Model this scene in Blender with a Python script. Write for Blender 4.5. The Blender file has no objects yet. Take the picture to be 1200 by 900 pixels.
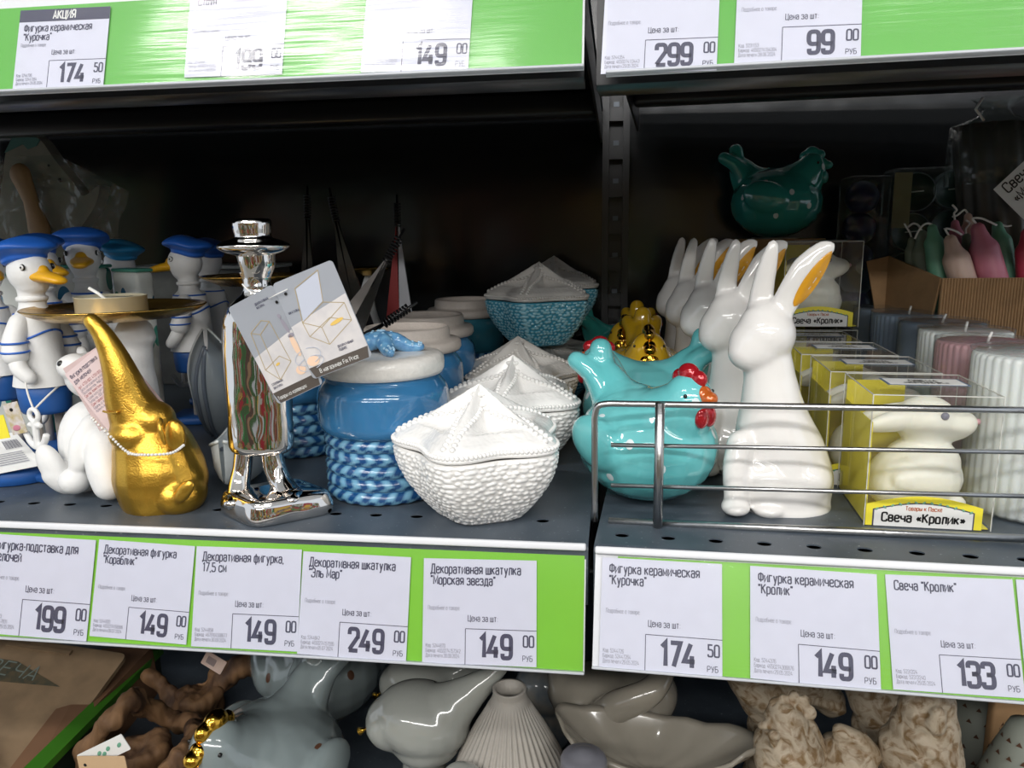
import bpy, bmesh, math, random
from mathutils import Vector, Matrix, Euler, noise
import numpy as np
random.seed(7)
SC = bpy.context.scene
COL = SC.collection
R = math.radians
# ------------------------------------------------------------------ camera
FOC, PITCH, ROLL, YAW = 900.0, R(11.0716), R(0.8708), R(7.8042)
CAM = Vector((0.0, -0.40, 0.165))
fwd = Vector((-math.sin(YAW)*math.cos(PITCH), math.cos(YAW)*math.cos(PITCH), -math.sin(PITCH)))
rgt0 = Vector((math.cos(YAW), math.sin(YAW), 0))
up0 = rgt0.cross(fwd)
rgt = rgt0*math.cos(ROLL) - up0*math.sin(ROLL)
up = up0*math.cos(ROLL) + rgt0*math.sin(ROLL)
cam = bpy.data.cameras.new('camera'); co = bpy.data.objects.new('camera', cam); COL.objects.link(co)
cam.sensor_width = 36; cam.sensor_fit = 'HORIZONTAL'; cam.lens = FOC/1200*36; cam.clip_start = 0.01; cam.clip_end = 50
mw = Matrix((rgt, up, -fwd)).transposed().to_4x4(); mw.translation = CAM
co.matrix_world = mw
SC.camera = co
# ------------------------------------------------------------------ light
SC.view_settings.view_transform = 'Standard'; SC.view_settings.look = 'None'
SC.view_settings.gamma = 1; SC.view_settings.use_curve_mapping = False
SC.view_settings.exposure = 0.08
w = bpy.data.worlds.new('store_air'); SC.world = w; w.use_nodes = True
w.node_tree.nodes['Background'].inputs[0].default_value = (0.80, 0.88, 0.98, 1)
w.node_tree.nodes['Background'].inputs[1].default_value = 0.9
def lamp(x, y, z, sx, sy, watt, col=(1, 0.98, 0.95), rot=(0, 0, 0)):
    l = bpy.data.lights.new('ceiling_light', 'AREA'); l.shape = 'RECTANGLE'; l.size = sx; l.size_y = sy
    l.energy = watt; l.color = col
    o = bpy.data.objects.new('ceiling_light', l); COL.objects.link(o); o.location = (x, y, z); o.rotation_euler = rot
    return o
lamp(-1.32, -2.14, 2.6, 1.35, 0.24, 44)
lamp(1.30, -1.80, 2.6, 1.35, 0.18, 17)
for lx in (-2.4, 0.1, 2.6):
    lamp(lx, -4.1, 2.6, 2.4, 0.6, 100)
    lamp(lx, -8.7, 2.6, 2.4, 0.9, 210)

def PR(px, py):
    return (fwd*FOC + rgt*(px-600) - up*(py-450))
def W(px, py, y):                      # point of the plane y seen at a pixel
    d = PR(px, py); return CAM + d*((y-CAM.y)/d.y)
def G(px, py, z=0.0):
    d = PR(px, py); return CAM + d*((z-CAM.z)/d.z)
def mpp(p):                            # metres per pixel at a point
    return (Vector(p)-CAM).dot(fwd)/FOC
# ------------------------------------------------------------------ materials
def nt(name):
    m = bpy.data.materials.new(name); m.use_nodes = True
    return m, m.node_tree.nodes, m.node_tree.links, m.node_tree.nodes['Principled BSDF']
def mat(name, col, rough=0.5, metal=0, coat=0, spec=0.5, bump=0, bscale=200, var=0, vscale=30, sss=0, trans=0, col2=None, detail=2, stretch=None):
    m, N, L, b = nt(name)
    c = tuple(col)+(1,)
    b.inputs['Base Color'].default_value = c; b.inputs['Roughness'].default_value = rough
    b.inputs['Metallic'].default_value = metal; b.inputs['Coat Weight'].default_value = coat
    b.inputs['Coat Roughness'].default_value = 0.04
    b.inputs['Specular IOR Level'].default_value = spec
    if sss:
        b.inputs['Subsurface Weight'].default_value = sss; b.inputs['Subsurface Radius'].default_value = (0.01, 0.008, 0.006); b.inputs['Subsurface Scale'].default_value = 0.6
    b.inputs['Transmission Weight'].default_value = trans
    tc = N.new('ShaderNodeTexCoord'); vec = tc.outputs['Object']
    if stretch:
        mp = N.new('ShaderNodeMapping'); mp.inputs['Scale'].default_value = stretch; L.new(vec, mp.inputs[0]); vec = mp.outputs[0]
    if var or col2:
        n = N.new('ShaderNodeTexNoise'); n.inputs['Scale'].default_value = vscale; n.inputs['Detail'].default_value = 4; L.new(vec, n.inputs['Vector'])
        cr = N.new('ShaderNodeValToRGB'); cr.color_ramp.elements[0].position = 0.35; cr.color_ramp.elements[1].position = 0.65
        k = 1-var
        cr.color_ramp.elements[0].color = (tuple(col2)+(1,)) if col2 else (col[0]*k, col[1]*k, col[2]*k, 1)
        cr.color_ramp.elements[1].color = c
        L.new(n.outputs['Fac'], cr.inputs[0]); L.new(cr.outputs[0], b.inputs['Base Color'])
    if bump:
        n = N.new('ShaderNodeTexNoise'); n.inputs['Scale'].default_value = bscale; n.inputs['Detail'].default_value = detail; L.new(vec, n.inputs['Vector'])
        bp = N.new('ShaderNodeBump'); bp.inputs['Strength'].default_value = bump; bp.inputs['Distance'].default_value = 0.002
        L.new(n.outputs['Fac'], bp.inputs['Height']); L.new(bp.outputs[0], b.inputs['Normal'])
    return m
def film(name, tint=(0.93, 0.95, 0.95), rough=0.06, bump=0.0, bscale=60, haze=0.0, hazecol=(0.8, 0.85, 0.85), stretch=None, ior=1.45):
    m = bpy.data.materials.new(name); m.use_nodes = True; N = m.node_tree.nodes; L = m.node_tree.links; N.clear()
    out = N.new('ShaderNodeOutputMaterial'); t = N.new('ShaderNodeBsdfTransparent'); t.inputs[0].default_value = tuple(tint)+(1,)
    g = N.new('ShaderNodeBsdfGlossy'); g.inputs['Roughness'].default_value = rough
    lw = N.new('ShaderNodeLayerWeight'); lw.inputs[0].default_value = 0.5; pw = N.new('ShaderNodeMath'); pw.operation = 'POWER'; pw.inputs[1].default_value = 4.5
    f = N.new('ShaderNodeMath'); f.operation = 'MULTIPLY_ADD'; f.inputs[1].default_value = 0.75; f.inputs[2].default_value = 0.045; L.new(lw.outputs['Facing'], pw.inputs[0]); L.new(pw.outputs[0], f.inputs[0]); mx = N.new('ShaderNodeMixShader')
    if bump:
        tc = N.new('ShaderNodeTexCoord'); mp = N.new('ShaderNodeMapping'); L.new(tc.outputs['Object'], mp.inputs[0])
        if stretch: mp.inputs['Scale'].default_value = stretch
        n = N.new('ShaderNodeTexNoise'); n.inputs['Scale'].default_value = bscale; n.inputs['Detail'].default_value = 3; L.new(mp.outputs[0], n.inputs['Vector'])
        bp = N.new('ShaderNodeBump'); bp.inputs['Strength'].default_value = bump; bp.inputs['Distance'].default_value = 0.004
        L.new(n.outputs['Fac'], bp.inputs['Height']); L.new(bp.outputs[0], g.inputs['Normal']); L.new(bp.outputs[0], lw.inputs['Normal'])
    L.new(f.outputs[0], mx.inputs[0]); L.new(t.outputs[0], mx.inputs[1]); L.new(g.outputs[0], mx.inputs[2])
    last = mx.outputs[0]
    if haze:
        d = N.new('ShaderNodeBsdfDiffuse'); d.inputs[0].default_value = tuple(hazecol)+(1,)
        m2 = N.new('ShaderNodeMixShader'); m2.inputs[0].default_value = haze; L.new(last, m2.inputs[1]); L.new(d.outputs[0], m2.inputs[2]); last = m2.outputs[0]
    L.new(last, out.inputs[0]); return m
M_ = {}
M_['gold'] = mat('gold_paint', (0.72, 0.42, 0.06), 0.30, metal=0.9, bump=0.12, bscale=900, var=0.18, vscale=60)
M_['plate_gold'] = mat('plate_gold', (0.62, 0.38, 0.09), 0.24, metal=0.95, bump=0.25, bscale=160, var=0.3, vscale=40)
M_['chrome'] = mat('silver_glaze', (0.80, 0.76, 0.72), 0.045, metal=1, bump=0.9, bscale=45, detail=1)
M_['white'] = mat('white_glaze', (0.83, 0.81, 0.785), 0.10, coat=0.5, var=0.03, vscale=20)
M_['white_star'] = mat('white_matte_glaze', (0.88, 0.87, 0.85), 0.22, coat=0.25, bump=0.05, bscale=500)
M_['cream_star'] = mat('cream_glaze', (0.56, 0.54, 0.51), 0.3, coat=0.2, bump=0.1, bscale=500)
M_['lid_white'] = mat('unglazed_lid', (0.80, 0.775, 0.73), 0.28, coat=0.25, bump=0.3, bscale=260, var=0.08, vscale=300)
M_['lid_cream'] = mat('cream_lid', (0.56, 0.50, 0.45), 0.5, bump=0.2, bscale=300, var=0.06, vscale=200)
M_['jar_blue'] = mat('blue_glaze', (0.045, 0.20, 0.42), 0.09, coat=0.6, var=0.16, vscale=25)
M_['coral_blue'] = mat('pale_blue_glaze', (0.18, 0.42, 0.66), 0.12, coat=0.6, col2=(0.10, 0.27, 0.52), vscale=260)
M_['teal_star'] = mat('teal_glaze', (0.10, 0.42, 0.52), 0.14, coat=0.5, var=0.15, vscale=60)
M_['dark_teal_star'] = mat('dark_teal_glaze', (0.03, 0.17, 0.27), 0.14, coat=0.5, var=0.15, vscale=60)
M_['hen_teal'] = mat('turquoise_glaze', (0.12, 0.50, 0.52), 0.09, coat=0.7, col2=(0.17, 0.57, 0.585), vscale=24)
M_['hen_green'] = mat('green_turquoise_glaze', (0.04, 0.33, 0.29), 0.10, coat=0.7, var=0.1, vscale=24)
M_['hen_yellow'] = mat('mustard_glaze', (0.70, 0.42, 0.02), 0.10, coat=0.7, var=0.1, vscale=24)
M_['hen_grey'] = mat('grey_glaze', (0.23, 0.275, 0.28), 0.13, coat=0.6, var=0.1, vscale=24)
M_['red'] = mat('red_lustre', (0.42, 0.012, 0.02), 0.10, coat=0.6, metal=0.3)
M_['orange'] = mat('orange_lustre', (0.55, 0.12, 0.02), 0.12, coat=0.6, metal=0.2)
M_['gold_lustre'] = mat('gold_lustre', (0.72, 0.40, 0.05), 0.13, metal=1)
M_['ear_gold'] = mat('ochre_paint', (0.68, 0.32, 0.015), 0.28, coat=0.3)
M_['spot_white'] = mat('white_spot', (0.70, 0.80, 0.82), 0.15, coat=0.4)
M_['spot_brown'] = mat('brown_spot', (0.10, 0.045, 0.025), 0.3)
M_['black'] = mat('black_dot', (0.01, 0.01, 0.01), 0.3)
M_['duck_white'] = mat('duck_white', (0.80, 0.80, 0.79), 0.5, bump=0.1, bscale=300, var=0.04, vscale=80)
M_['duck_hat'] = mat('hat_blue', (0.02, 0.13, 0.56), 0.4, var=0.1, vscale=60)
M_['duck_hat_pale'] = mat('hat_light_blue', (0.03, 0.30, 0.62), 0.4)
M_['duck_short'] = mat('shorts_blue', (0.015, 0.10, 0.36), 0.5, var=0.15, vscale=60)
M_['beak'] = mat('beak_yellow', (0.80, 0.42, 0.015), 0.35, var=0.12, vscale=80)
M_['wood'] = mat('pale_wood', (0.55, 0.49, 0.42), 0.7, var=0.15, vscale=80, stretch=(1, 1, 0.1))
M_['cord'] = mat('cotton_cord', (0.78, 0.77, 0.74), 0.8)
M_['tin_grey'] = mat('grey_tin', (0.27, 0.31, 0.34), 0.35, metal=0.2, var=0.1)
M_['tin_dark'] = mat('dark_grey_tin', (0.10, 0.12, 0.15), 0.4)
M_['tin_white'] = mat('white_tin', (0.62, 0.66, 0.66), 0.3)
M_['black_pl'] = mat('black_plastic', (0.008, 0.008, 0.009), 0.22)
M_['sail_grey'] = mat('grey_sail', (0.22, 0.20, 0.19), 0.5)
M_['sail_white'] = mat('white_sail', (0.55, 0.56, 0.60), 0.6)
M_['sail_red'] = mat('red_sail', (0.30, 0.02, 0.02), 0.5)
M_['paper'] = mat('tag_paper', (0.64, 0.65, 0.76), 0.55, var=0.03, vscale=90)
M_['paper_w'] = mat('white_card', (0.78, 0.78, 0.76), 0.6)
M_['ink'] = mat('tag_ink', (0.055, 0.055, 0.10), 0.6)
M_['ink_soft'] = mat('tag_ink_soft', (0.22, 0.22, 0.28), 0.6)
M_['green'] = mat('green_strip', (0.20, 0.55, 0.03), 0.42, var=0.08, vscale=12)
M_['green2'] = mat('green_strip_upper', (0.10, 0.44, 0.04), 0.42, var=0.08, vscale=12)
M_['alu'] = mat('rail_white', (0.74, 0.75, 0.78), 0.35)
M_['rail_grey'] = mat('rail_clear_edge', (0.50, 0.52, 0.56), 0.3)
M_['steel'] = mat('shelf_steel', (0.012, 0.012, 0.014), 0.28, bump=0.04, bscale=80)
M_['zinc'] = mat('zinc_wire', (0.52, 0.52, 0.52), 0.28, metal=1, bump=0.06, bscale=400)
M_['kraft'] = mat('kraft_paper', (0.26, 0.175, 0.10), 0.75, var=0.25, vscale=40, bump=0.3, bscale=60)
M_['carton'] = mat('brown_cardboard', (0.42, 0.25, 0.12), 0.8, var=0.15, vscale=60, bump=0.1, bscale=300)
M_['yellow_card'] = mat('yellow_card', (0.88, 0.76, 0.05), 0.5, var=0.06, vscale=40)
M_['wax_white'] = mat('white_wax', (0.82, 0.81, 0.72), 0.4, sss=0.3)
M_['wax_pillar'] = mat('white_pillar_wax', (0.84, 0.85, 0.83), 0.45, sss=0.2)
M_['wax_pink'] = mat('pink_wax', (0.60, 0.33, 0.36), 0.5, sss=0.2, var=0.1, vscale=120)
M_['wax_blue'] = mat('blue_grey_wax', (0.24, 0.31, 0.42), 0.5, sss=0.2)
M_['taper_pink'] = mat('taper_pink', (0.62, 0.22, 0.30), 0.4, sss=0.2)
M_['taper_green'] = mat('taper_green', (0.16, 0.40, 0.27), 0.4, sss=0.2)
M_['taper_sage'] = mat('taper_sage', (0.22, 0.26, 0.19), 0.4, sss=0.2)
M_['taper_cream'] = mat('taper_cream', (0.66, 0.48, 0.40), 0.4, sss=0.2)
M_['taper_red'] = mat('taper_red', (0.62, 0.07, 0.12), 0.4, sss=0.2)
M_['film'] = film('clear_film', bump=0.5, bscale=70, haze=0.05)
M_['bagfilm'] = film('bag_film', tint=(0.86, 0.9, 0.88), bump=1.0, bscale=45, haze=0.03, rough=0.12)
M_['pvc'] = film('clear_box', tint=(0.97, 0.97, 0.96), bump=0.05, bscale=30, haze=0.03)
M_['cover'] = film('price_rail_cover', tint=(0.985, 0.985, 0.99), bump=0.015, bscale=40, rough=0.10, stretch=(0.5, 10, 1), haze=0.01)
M_['cover_wavy'] = film('upper_rail_cover', tint=(0.985, 0.985, 0.99), bump=0.05, bscale=34, rough=0.13, stretch=(0.35, 9, 1), haze=0.02)
M_['tray'] = mat('pink_card', (0.62, 0.47, 0.46), 0.6, var=0.08, vscale=60)

# deck steel with dust and scuffs
def deck_mat():
    m, N, L, b = nt('deck_steel')
    tc = N.new('ShaderNodeTexCoord')
    n1 = N.new('ShaderNodeTexNoise'); n1.inputs['Scale'].default_value = 35; n1.inputs['Detail'].default_value = 6; L.new(tc.outputs['Object'], n1.inputs['Vector'])
    n2 = N.new('ShaderNodeTexNoise'); n2.inputs['Scale'].default_value = 420; n2.inputs['Detail'].default_value = 3; L.new(tc.outputs['Object'], n2.inputs['Vector'])
    cr = N.new('ShaderNodeValToRGB'); cr.color_ramp.elements[0].position = 0.3; cr.color_ramp.elements[0].color = (0.052, 0.068, 0.088, 1)
    cr.color_ramp.elements[1].position = 0.75; cr.color_ramp.elements[1].color = (0.095, 0.115, 0.14, 1); L.new(n1.outputs['Fac'], cr.inputs[0])
    c2 = N.new('ShaderNodeValToRGB'); c2.color_ramp.elements[0].position = 0.66; c2.color_ramp.elements[0].color = (0, 0, 0, 1)
    c2.color_ramp.elements[1].position = 0.74; c2.color_ramp.elements[1].color = (0.6, 0.6, 0.6, 1); L.new(n2.outputs['Fac'], c2.inputs[0])
    mx = N.new('ShaderNodeMixRGB'); L.new(c2.outputs[0], mx.inputs[0]); L.new(cr.outputs[0], mx.inputs[1]); mx.inputs[2].default_value = (0.32, 0.34, 0.36, 1)
    L.new(mx.outputs[0], b.inputs['Base Color']); b.inputs['Roughness'].default_value = 0.34
    rr = N.new('ShaderNodeMapRange'); rr.inputs[3].default_value = 0.25; rr.inputs[4].default_value = 0.5; L.new(n1.outputs['Fac'], rr.inputs[0]); L.new(rr.outputs[0], b.inputs['Roughness'])
    return m
M_['deck'] = deck_mat()
def panel_mat():
    m, N, L, b = nt('black_panel')
    b.inputs['Base Color'].default_value = (0.009, 0.010, 0.011, 1); b.inputs['Roughness'].default_value = 0.17
    tc = N.new('ShaderNodeTexCoord'); n = N.new('ShaderNodeTexNoise'); n.inputs['Scale'].default_value = 9; n.inputs['Detail'].default_value = 3
    L.new(tc.outputs['Object'], n.inputs['Vector']); bp = N.new('ShaderNodeBump'); bp.inputs['Strength'].default_value = 0.12; bp.inputs['Distance'].default_value = 0.01
    L.new(n.outputs['Fac'], bp.inputs['Height']); L.new(bp.outputs[0], b.inputs['Normal']); return m
M_['panel'] = panel_mat()
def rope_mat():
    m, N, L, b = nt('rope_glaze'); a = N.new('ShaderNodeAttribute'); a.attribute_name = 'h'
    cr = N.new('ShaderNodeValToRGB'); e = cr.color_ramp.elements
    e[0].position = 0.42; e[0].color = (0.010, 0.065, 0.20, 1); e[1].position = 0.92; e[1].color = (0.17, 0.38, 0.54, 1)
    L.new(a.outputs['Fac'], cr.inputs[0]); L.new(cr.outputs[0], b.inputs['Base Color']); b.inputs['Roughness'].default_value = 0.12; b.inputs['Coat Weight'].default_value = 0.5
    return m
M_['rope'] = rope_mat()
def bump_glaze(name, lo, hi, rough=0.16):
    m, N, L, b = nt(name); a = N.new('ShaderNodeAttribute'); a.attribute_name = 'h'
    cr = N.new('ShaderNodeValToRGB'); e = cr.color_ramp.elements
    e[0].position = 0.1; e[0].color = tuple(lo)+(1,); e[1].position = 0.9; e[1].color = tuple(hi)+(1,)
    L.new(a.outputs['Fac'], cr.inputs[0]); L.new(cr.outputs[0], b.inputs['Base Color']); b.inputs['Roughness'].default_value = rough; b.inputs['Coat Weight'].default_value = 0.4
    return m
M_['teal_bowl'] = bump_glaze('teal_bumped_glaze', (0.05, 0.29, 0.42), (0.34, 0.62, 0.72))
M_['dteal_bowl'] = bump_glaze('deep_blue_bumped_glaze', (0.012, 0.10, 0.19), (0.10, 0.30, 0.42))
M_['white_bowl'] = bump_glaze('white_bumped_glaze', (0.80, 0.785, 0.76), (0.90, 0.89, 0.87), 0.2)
def goods_mat():
    m, N, L, b = nt('goods_across_the_aisle')
    tc = N.new('ShaderNodeTexCoord'); mp = N.new('ShaderNodeMapping'); mp.inputs['Scale'].default_value = (7, 7, 3.2); L.new(tc.outputs['Object'], mp.inputs[0])
    v = N.new('ShaderNodeTexVoronoi'); v.distance = 'CHEBYCHEV'; v.inputs['Scale'].default_value = 1.0; L.new(mp.outputs[0], v.inputs['Vector'])
    cr = N.new('ShaderNodeValToRGB'); cr.color_ramp.interpolation = 'CONSTANT'; sep = N.new('ShaderNodeSeparateColor'); L.new(v.outputs['Color'], sep.inputs[0]); L.new(sep.outputs[0], cr.inputs[0])
    cols = [(0.30, 0.10, 0.03), (0.55, 0.50, 0.42), (0.05, 0.12, 0.03), (0.75, 0.45, 0.05), (0.4, 0.02, 0.03), (0.6, 0.6, 0.6), (0.10, 0.05, 0.03), (0.02, 0.25, 0.05), (0.35, 0.2, 0.1)]
    while len(cr.color_ramp.elements) < len(cols): cr.color_ramp.elements.new(0.5)
    for i, c in enumerate(cols): cr.color_ramp.elements[i].position = i/len(cols); cr.color_ramp.elements[i].color = c+(1,)
    L.new(cr.outputs[0], b.inputs['Base Color']); b.inputs['Roughness'].default_value = 0.5; return m
M_['goods'] = goods_mat()

# ------------------------------------------------------------------ mesh helpers
def link(name, me, m, parent=None, smooth=True):
    if m is not None: me.materials.clear(); me.materials.append(m)
    if smooth and len(me.polygons): me.polygons.foreach_set('use_smooth', [True]*len(me.polygons))
    o = bpy.data.objects.new(name, me); COL.objects.link(o)
    if parent is not None: o.parent = parent
    return o
def pyd(name, vs, fs, m, parent=None, smooth=True):
    me = bpy.data.meshes.new(name); me.from_pydata([tuple(v) for v in vs], [], fs); me.update(); return link(name, me, m, parent, smooth)
def tag(o, label=None, cat=None, group=None, kind=None):
    if label: o['label'] = label
    if cat: o['category'] = cat
    if group: o['group'] = group
    if kind: o['kind'] = kind
    return o
def thing(name, label, cat, loc=(0, 0, 0), rz=0, group=None, s=1.0):
    o = bpy.data.objects.new(name, None); COL.objects.link(o); o.empty_display_size = 0.01
    o.location = loc; o.rotation_euler = (0, 0, rz); o.scale = (s, s, s)
    return tag(o, label, cat, group)
def copy_tree(o, parent=None):
    c = o.copy(); COL.objects.link(c); c.parent = parent
    for ch in list(o.children): copy_tree(ch, c)
    return c
def catmull(pts, n=6):
    P_ = [Vector(p) for p in pts]; out = []
    for i in range(len(P_)-1):
        a = P_[max(i-1, 0)]; b = P_[i]; c = P_[i+1]; d = P_[min(i+2, len(P_)-1)]
        for k in range(n):
            t = k/n; out.append(0.5*((2*b)+(c-a)*t+(2*a-5*b+4*c-d)*t*t+(3*b-a-3*c+d)*t**3))
    out.append(P_[-1]); return out
class MB:
    def __init__(s): s.v = []; s.f = []
    def add(s, vs, fs):
        k = len(s.v); s.v += [Vector(v) for v in vs]; s.f += [tuple(i+k for i in f) for f in fs]; return s
    def box(s, c, d, M=None):
        vs = [Vector((c[0]+x*d[0]/2, c[1]+y*d[1]/2, c[2]+z*d[2]/2)) for x in (-1, 1) for y in (-1, 1) for z in (-1, 1)]
        if M is not None: vs = [M @ v for v in vs]
        return s.add(vs, [(0, 1, 3, 2), (4, 6, 7, 5), (0, 4, 5, 1), (2, 3, 7, 6), (0, 2, 6, 4), (1, 5, 7, 3)])
    def rbox(s, c, d, r, seg=3, M=None):
        bm = bmesh.new(); bmesh.ops.create_cube(bm, size=1)
        for v in bm.verts: v.co = Vector((v.co.x*d[0], v.co.y*d[1], v.co.z*d[2]))
        bmesh.ops.bevel(bm, geom=bm.edges[:], offset=min(r, min(d)*0.49), segments=seg, profile=0.5, affect='EDGES')
        bm.verts.index_update(); vs = [v.co+Vector(c) for v in bm.verts]
        if M is not None: vs = [M @ v for v in vs]
        fs = [tuple(v.index for v in f.verts) for f in bm.faces]; bm.free(); return s.add(vs, fs)
    def lathe(s, prof, n=48, c=(0, 0, 0), sx=1, sy=1, caps=True, fn=None):
        vs = []; fs = []
        for (r, z) in prof:
            for i in range(n):
                a = 2*math.pi*i/n; rr = fn(a, r, z) if fn else r
                vs.append((c[0]+rr*sx*math.cos(a), c[1]+rr*sy*math.sin(a), c[2]+z))
        for j in range(len(prof)-1):
            for i in range(n):
                k = (i+1) % n; fs.append((j*n+i, j*n+k, (j+1)*n+k, (j+1)*n+i))
        if caps:
            fs.append(tuple(range(n))[::-1]); fs.append(tuple((len(prof)-1)*n+i for i in range(n)))
        return s.add(vs, fs)
    def tube(s, pts, r, n=8, closed=False, flat=1.0):
        P_ = [Vector(p) for p in pts]; m = len(P_)
        rs = r if isinstance(r, (list, tuple)) else [r]*m
        vs = []; fs = []; prev = None
        for i, p in enumerate(P_):
            if closed: t = P_[(i+1) % m]-P_[i-1]
            else: t = P_[min(i+1, m-1)]-P_[max(i-1, 0)]
            if t.length < 1e-9: t = Vector((0, 0, 1))
            t.normalize()
            if prev is None:
                a = Vector((0, 0, 1)) if abs(t.z) < 0.9 else Vector((1, 0, 0)); u = t.cross(a).normalized()
            else:
                u = prev-t*prev.dot(t)
                u = u.normalized() if u.length > 1e-9 else t.orthogonal().normalized()
            prev = u; q = t.cross(u)
            for k in range(n):
                an = 2*math.pi*k/n; vs.append(p+(u*math.cos(an)+q*math.sin(an)*flat)*rs[i])
        last = m if closed else m-1
        for i in range(last):
            j = (i+1) % m
            for k in range(n):
                l = (k+1) % n; fs.append((i*n+k, i*n+l, j*n+l, j*n+k))
        if not closed:
            fs.append(tuple(range(n))[::-1]); fs.append(tuple((m-1)*n+k for k in range(n)))
        return s.add(vs, fs)
    def ell(s, c, r, e=(0, 0, 0), n=20, m=12):
        Rm = Euler(e).to_matrix(); c = Vector(c)
        if not isinstance(r, (tuple, list)): r = (r, r, r)
        vs = [c+Rm @ Vector((0, 0, -r[2]))]; fs = []
        for j in range(1, m):
            ph = math.pi*j/m-math.pi/2
            for i in range(n):
                a = 2*math.pi*i/n
                vs.append(c+Rm @ Vector((r[0]*math.cos(ph)*math.cos(a), r[1]*math.cos(ph)*math.sin(a), r[2]*math.sin(ph))))
        vs.append(c+Rm @ Vector((0, 0, r[2]))); T = len(vs)-1
        for i in range(n):
            k = (i+1) % n; fs.append((0, 1+k, 1+i)); fs.append((T, T-n+i, T-n+k))
            for j in range(m-2):
                a = 1+j*n; fs.append((a+i, a+k, a+n+k, a+n+i))
        return s.add(vs, fs)
    def poly(s, pts, th, M=None):        # extruded outline in x,y with thickness th in z (centred)
        n = len(pts); vs = [Vector((p[0], p[1], th/2)) for p in pts]+[Vector((p[0], p[1], -th/2)) for p in pts]
        if M is not None: vs = [M @ v for v in vs]
        fs = [tuple(range(n)), tuple(range(2*n-1, n-1, -1))]+[(i, n+i, n+(i+1) % n, (i+1) % n) for i in range(n)]
        return s.add(vs, fs)
    def build(s, name, m, parent=None, smooth=False, auto=None):
        o = pyd(name, s.v, s.f, m, parent, smooth)
        bm = bmesh.new(); bm.from_mesh(o.data); bmesh.ops.recalc_face_normals(bm, faces=bm.faces[:])
        if auto:
            for e in bm.edges:
                if len(e.link_faces) == 2 and e.calc_face_angle(0) > R(auto): e.smooth = False
            for f in bm.faces: f.smooth = True
        bm.to_mesh(o.data); bm.free(); return o
def chain(mb, pts, rs, k=0.35, flat=(1, 1, 1)):
    P_ = catmull(pts, 8); n = len(P_)
    rr = []
    for i in range(n):
        t = i/(n-1)*(len(rs)-1); a = int(min(t, len(rs)-2)); rr.append(rs[a]+(rs[a+1]-rs[a])*(t-a))
    for p, r in zip(P_, rr): mb.ell(p, (r*flat[0], r*flat[1], r*flat[2]), n=18, m=12)
def blob(mb, name, m, parent=None, voxel=0.0013, it=6, post=None):
    me = bpy.data.meshes.new('tmp'); me.from_pydata([tuple(v) for v in mb.v], [], mb.f)
    o = bpy.data.objects.new('tmp', me); COL.objects.link(o)
    a = o.modifiers.new('r', 'REMESH'); a.mode = 'VOXEL'; a.voxel_size = voxel
    b = o.modifiers.new('s', 'SMOOTH'); b.iterations = it; b.factor = 0.5
    dg = bpy.context.evaluated_depsgraph_get(); dg.update()
    me2 = bpy.data.meshes.new_from_object(o.evaluated_get(dg)); me2.name = name
    bpy.data.objects.remove(o); bpy.data.meshes.remove(me)
    if post:
        n_ = len(me2.vertices); A = np.empty(n_*3, 'f'); B = np.empty(n_*3, 'f'); me2.vertices.foreach_get('co', A); me2.vertex_normals.foreach_get('vector', B)
        A = A.reshape(-1, 3); B = B.reshape(-1, 3); A2 = np.array([tuple(post(Vector(a), Vector(c))) for a, c in zip(A.tolist(), B.tolist())], 'f'); me2.vertices.foreach_set('co', A2.ravel()); me2.update()
    return link(name, me2, m, parent, True)
def frame(o, O, u, v):
    u = Vector(u).normalized(); v = Vector(v); v = (v-u*v.dot(u)).normalized(); n = u.cross(v)
    mm = Matrix((u, v, n)).transposed().to_4x4(); mm.translation = Vector(O); o.matrix_world = mm; return o
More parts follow.
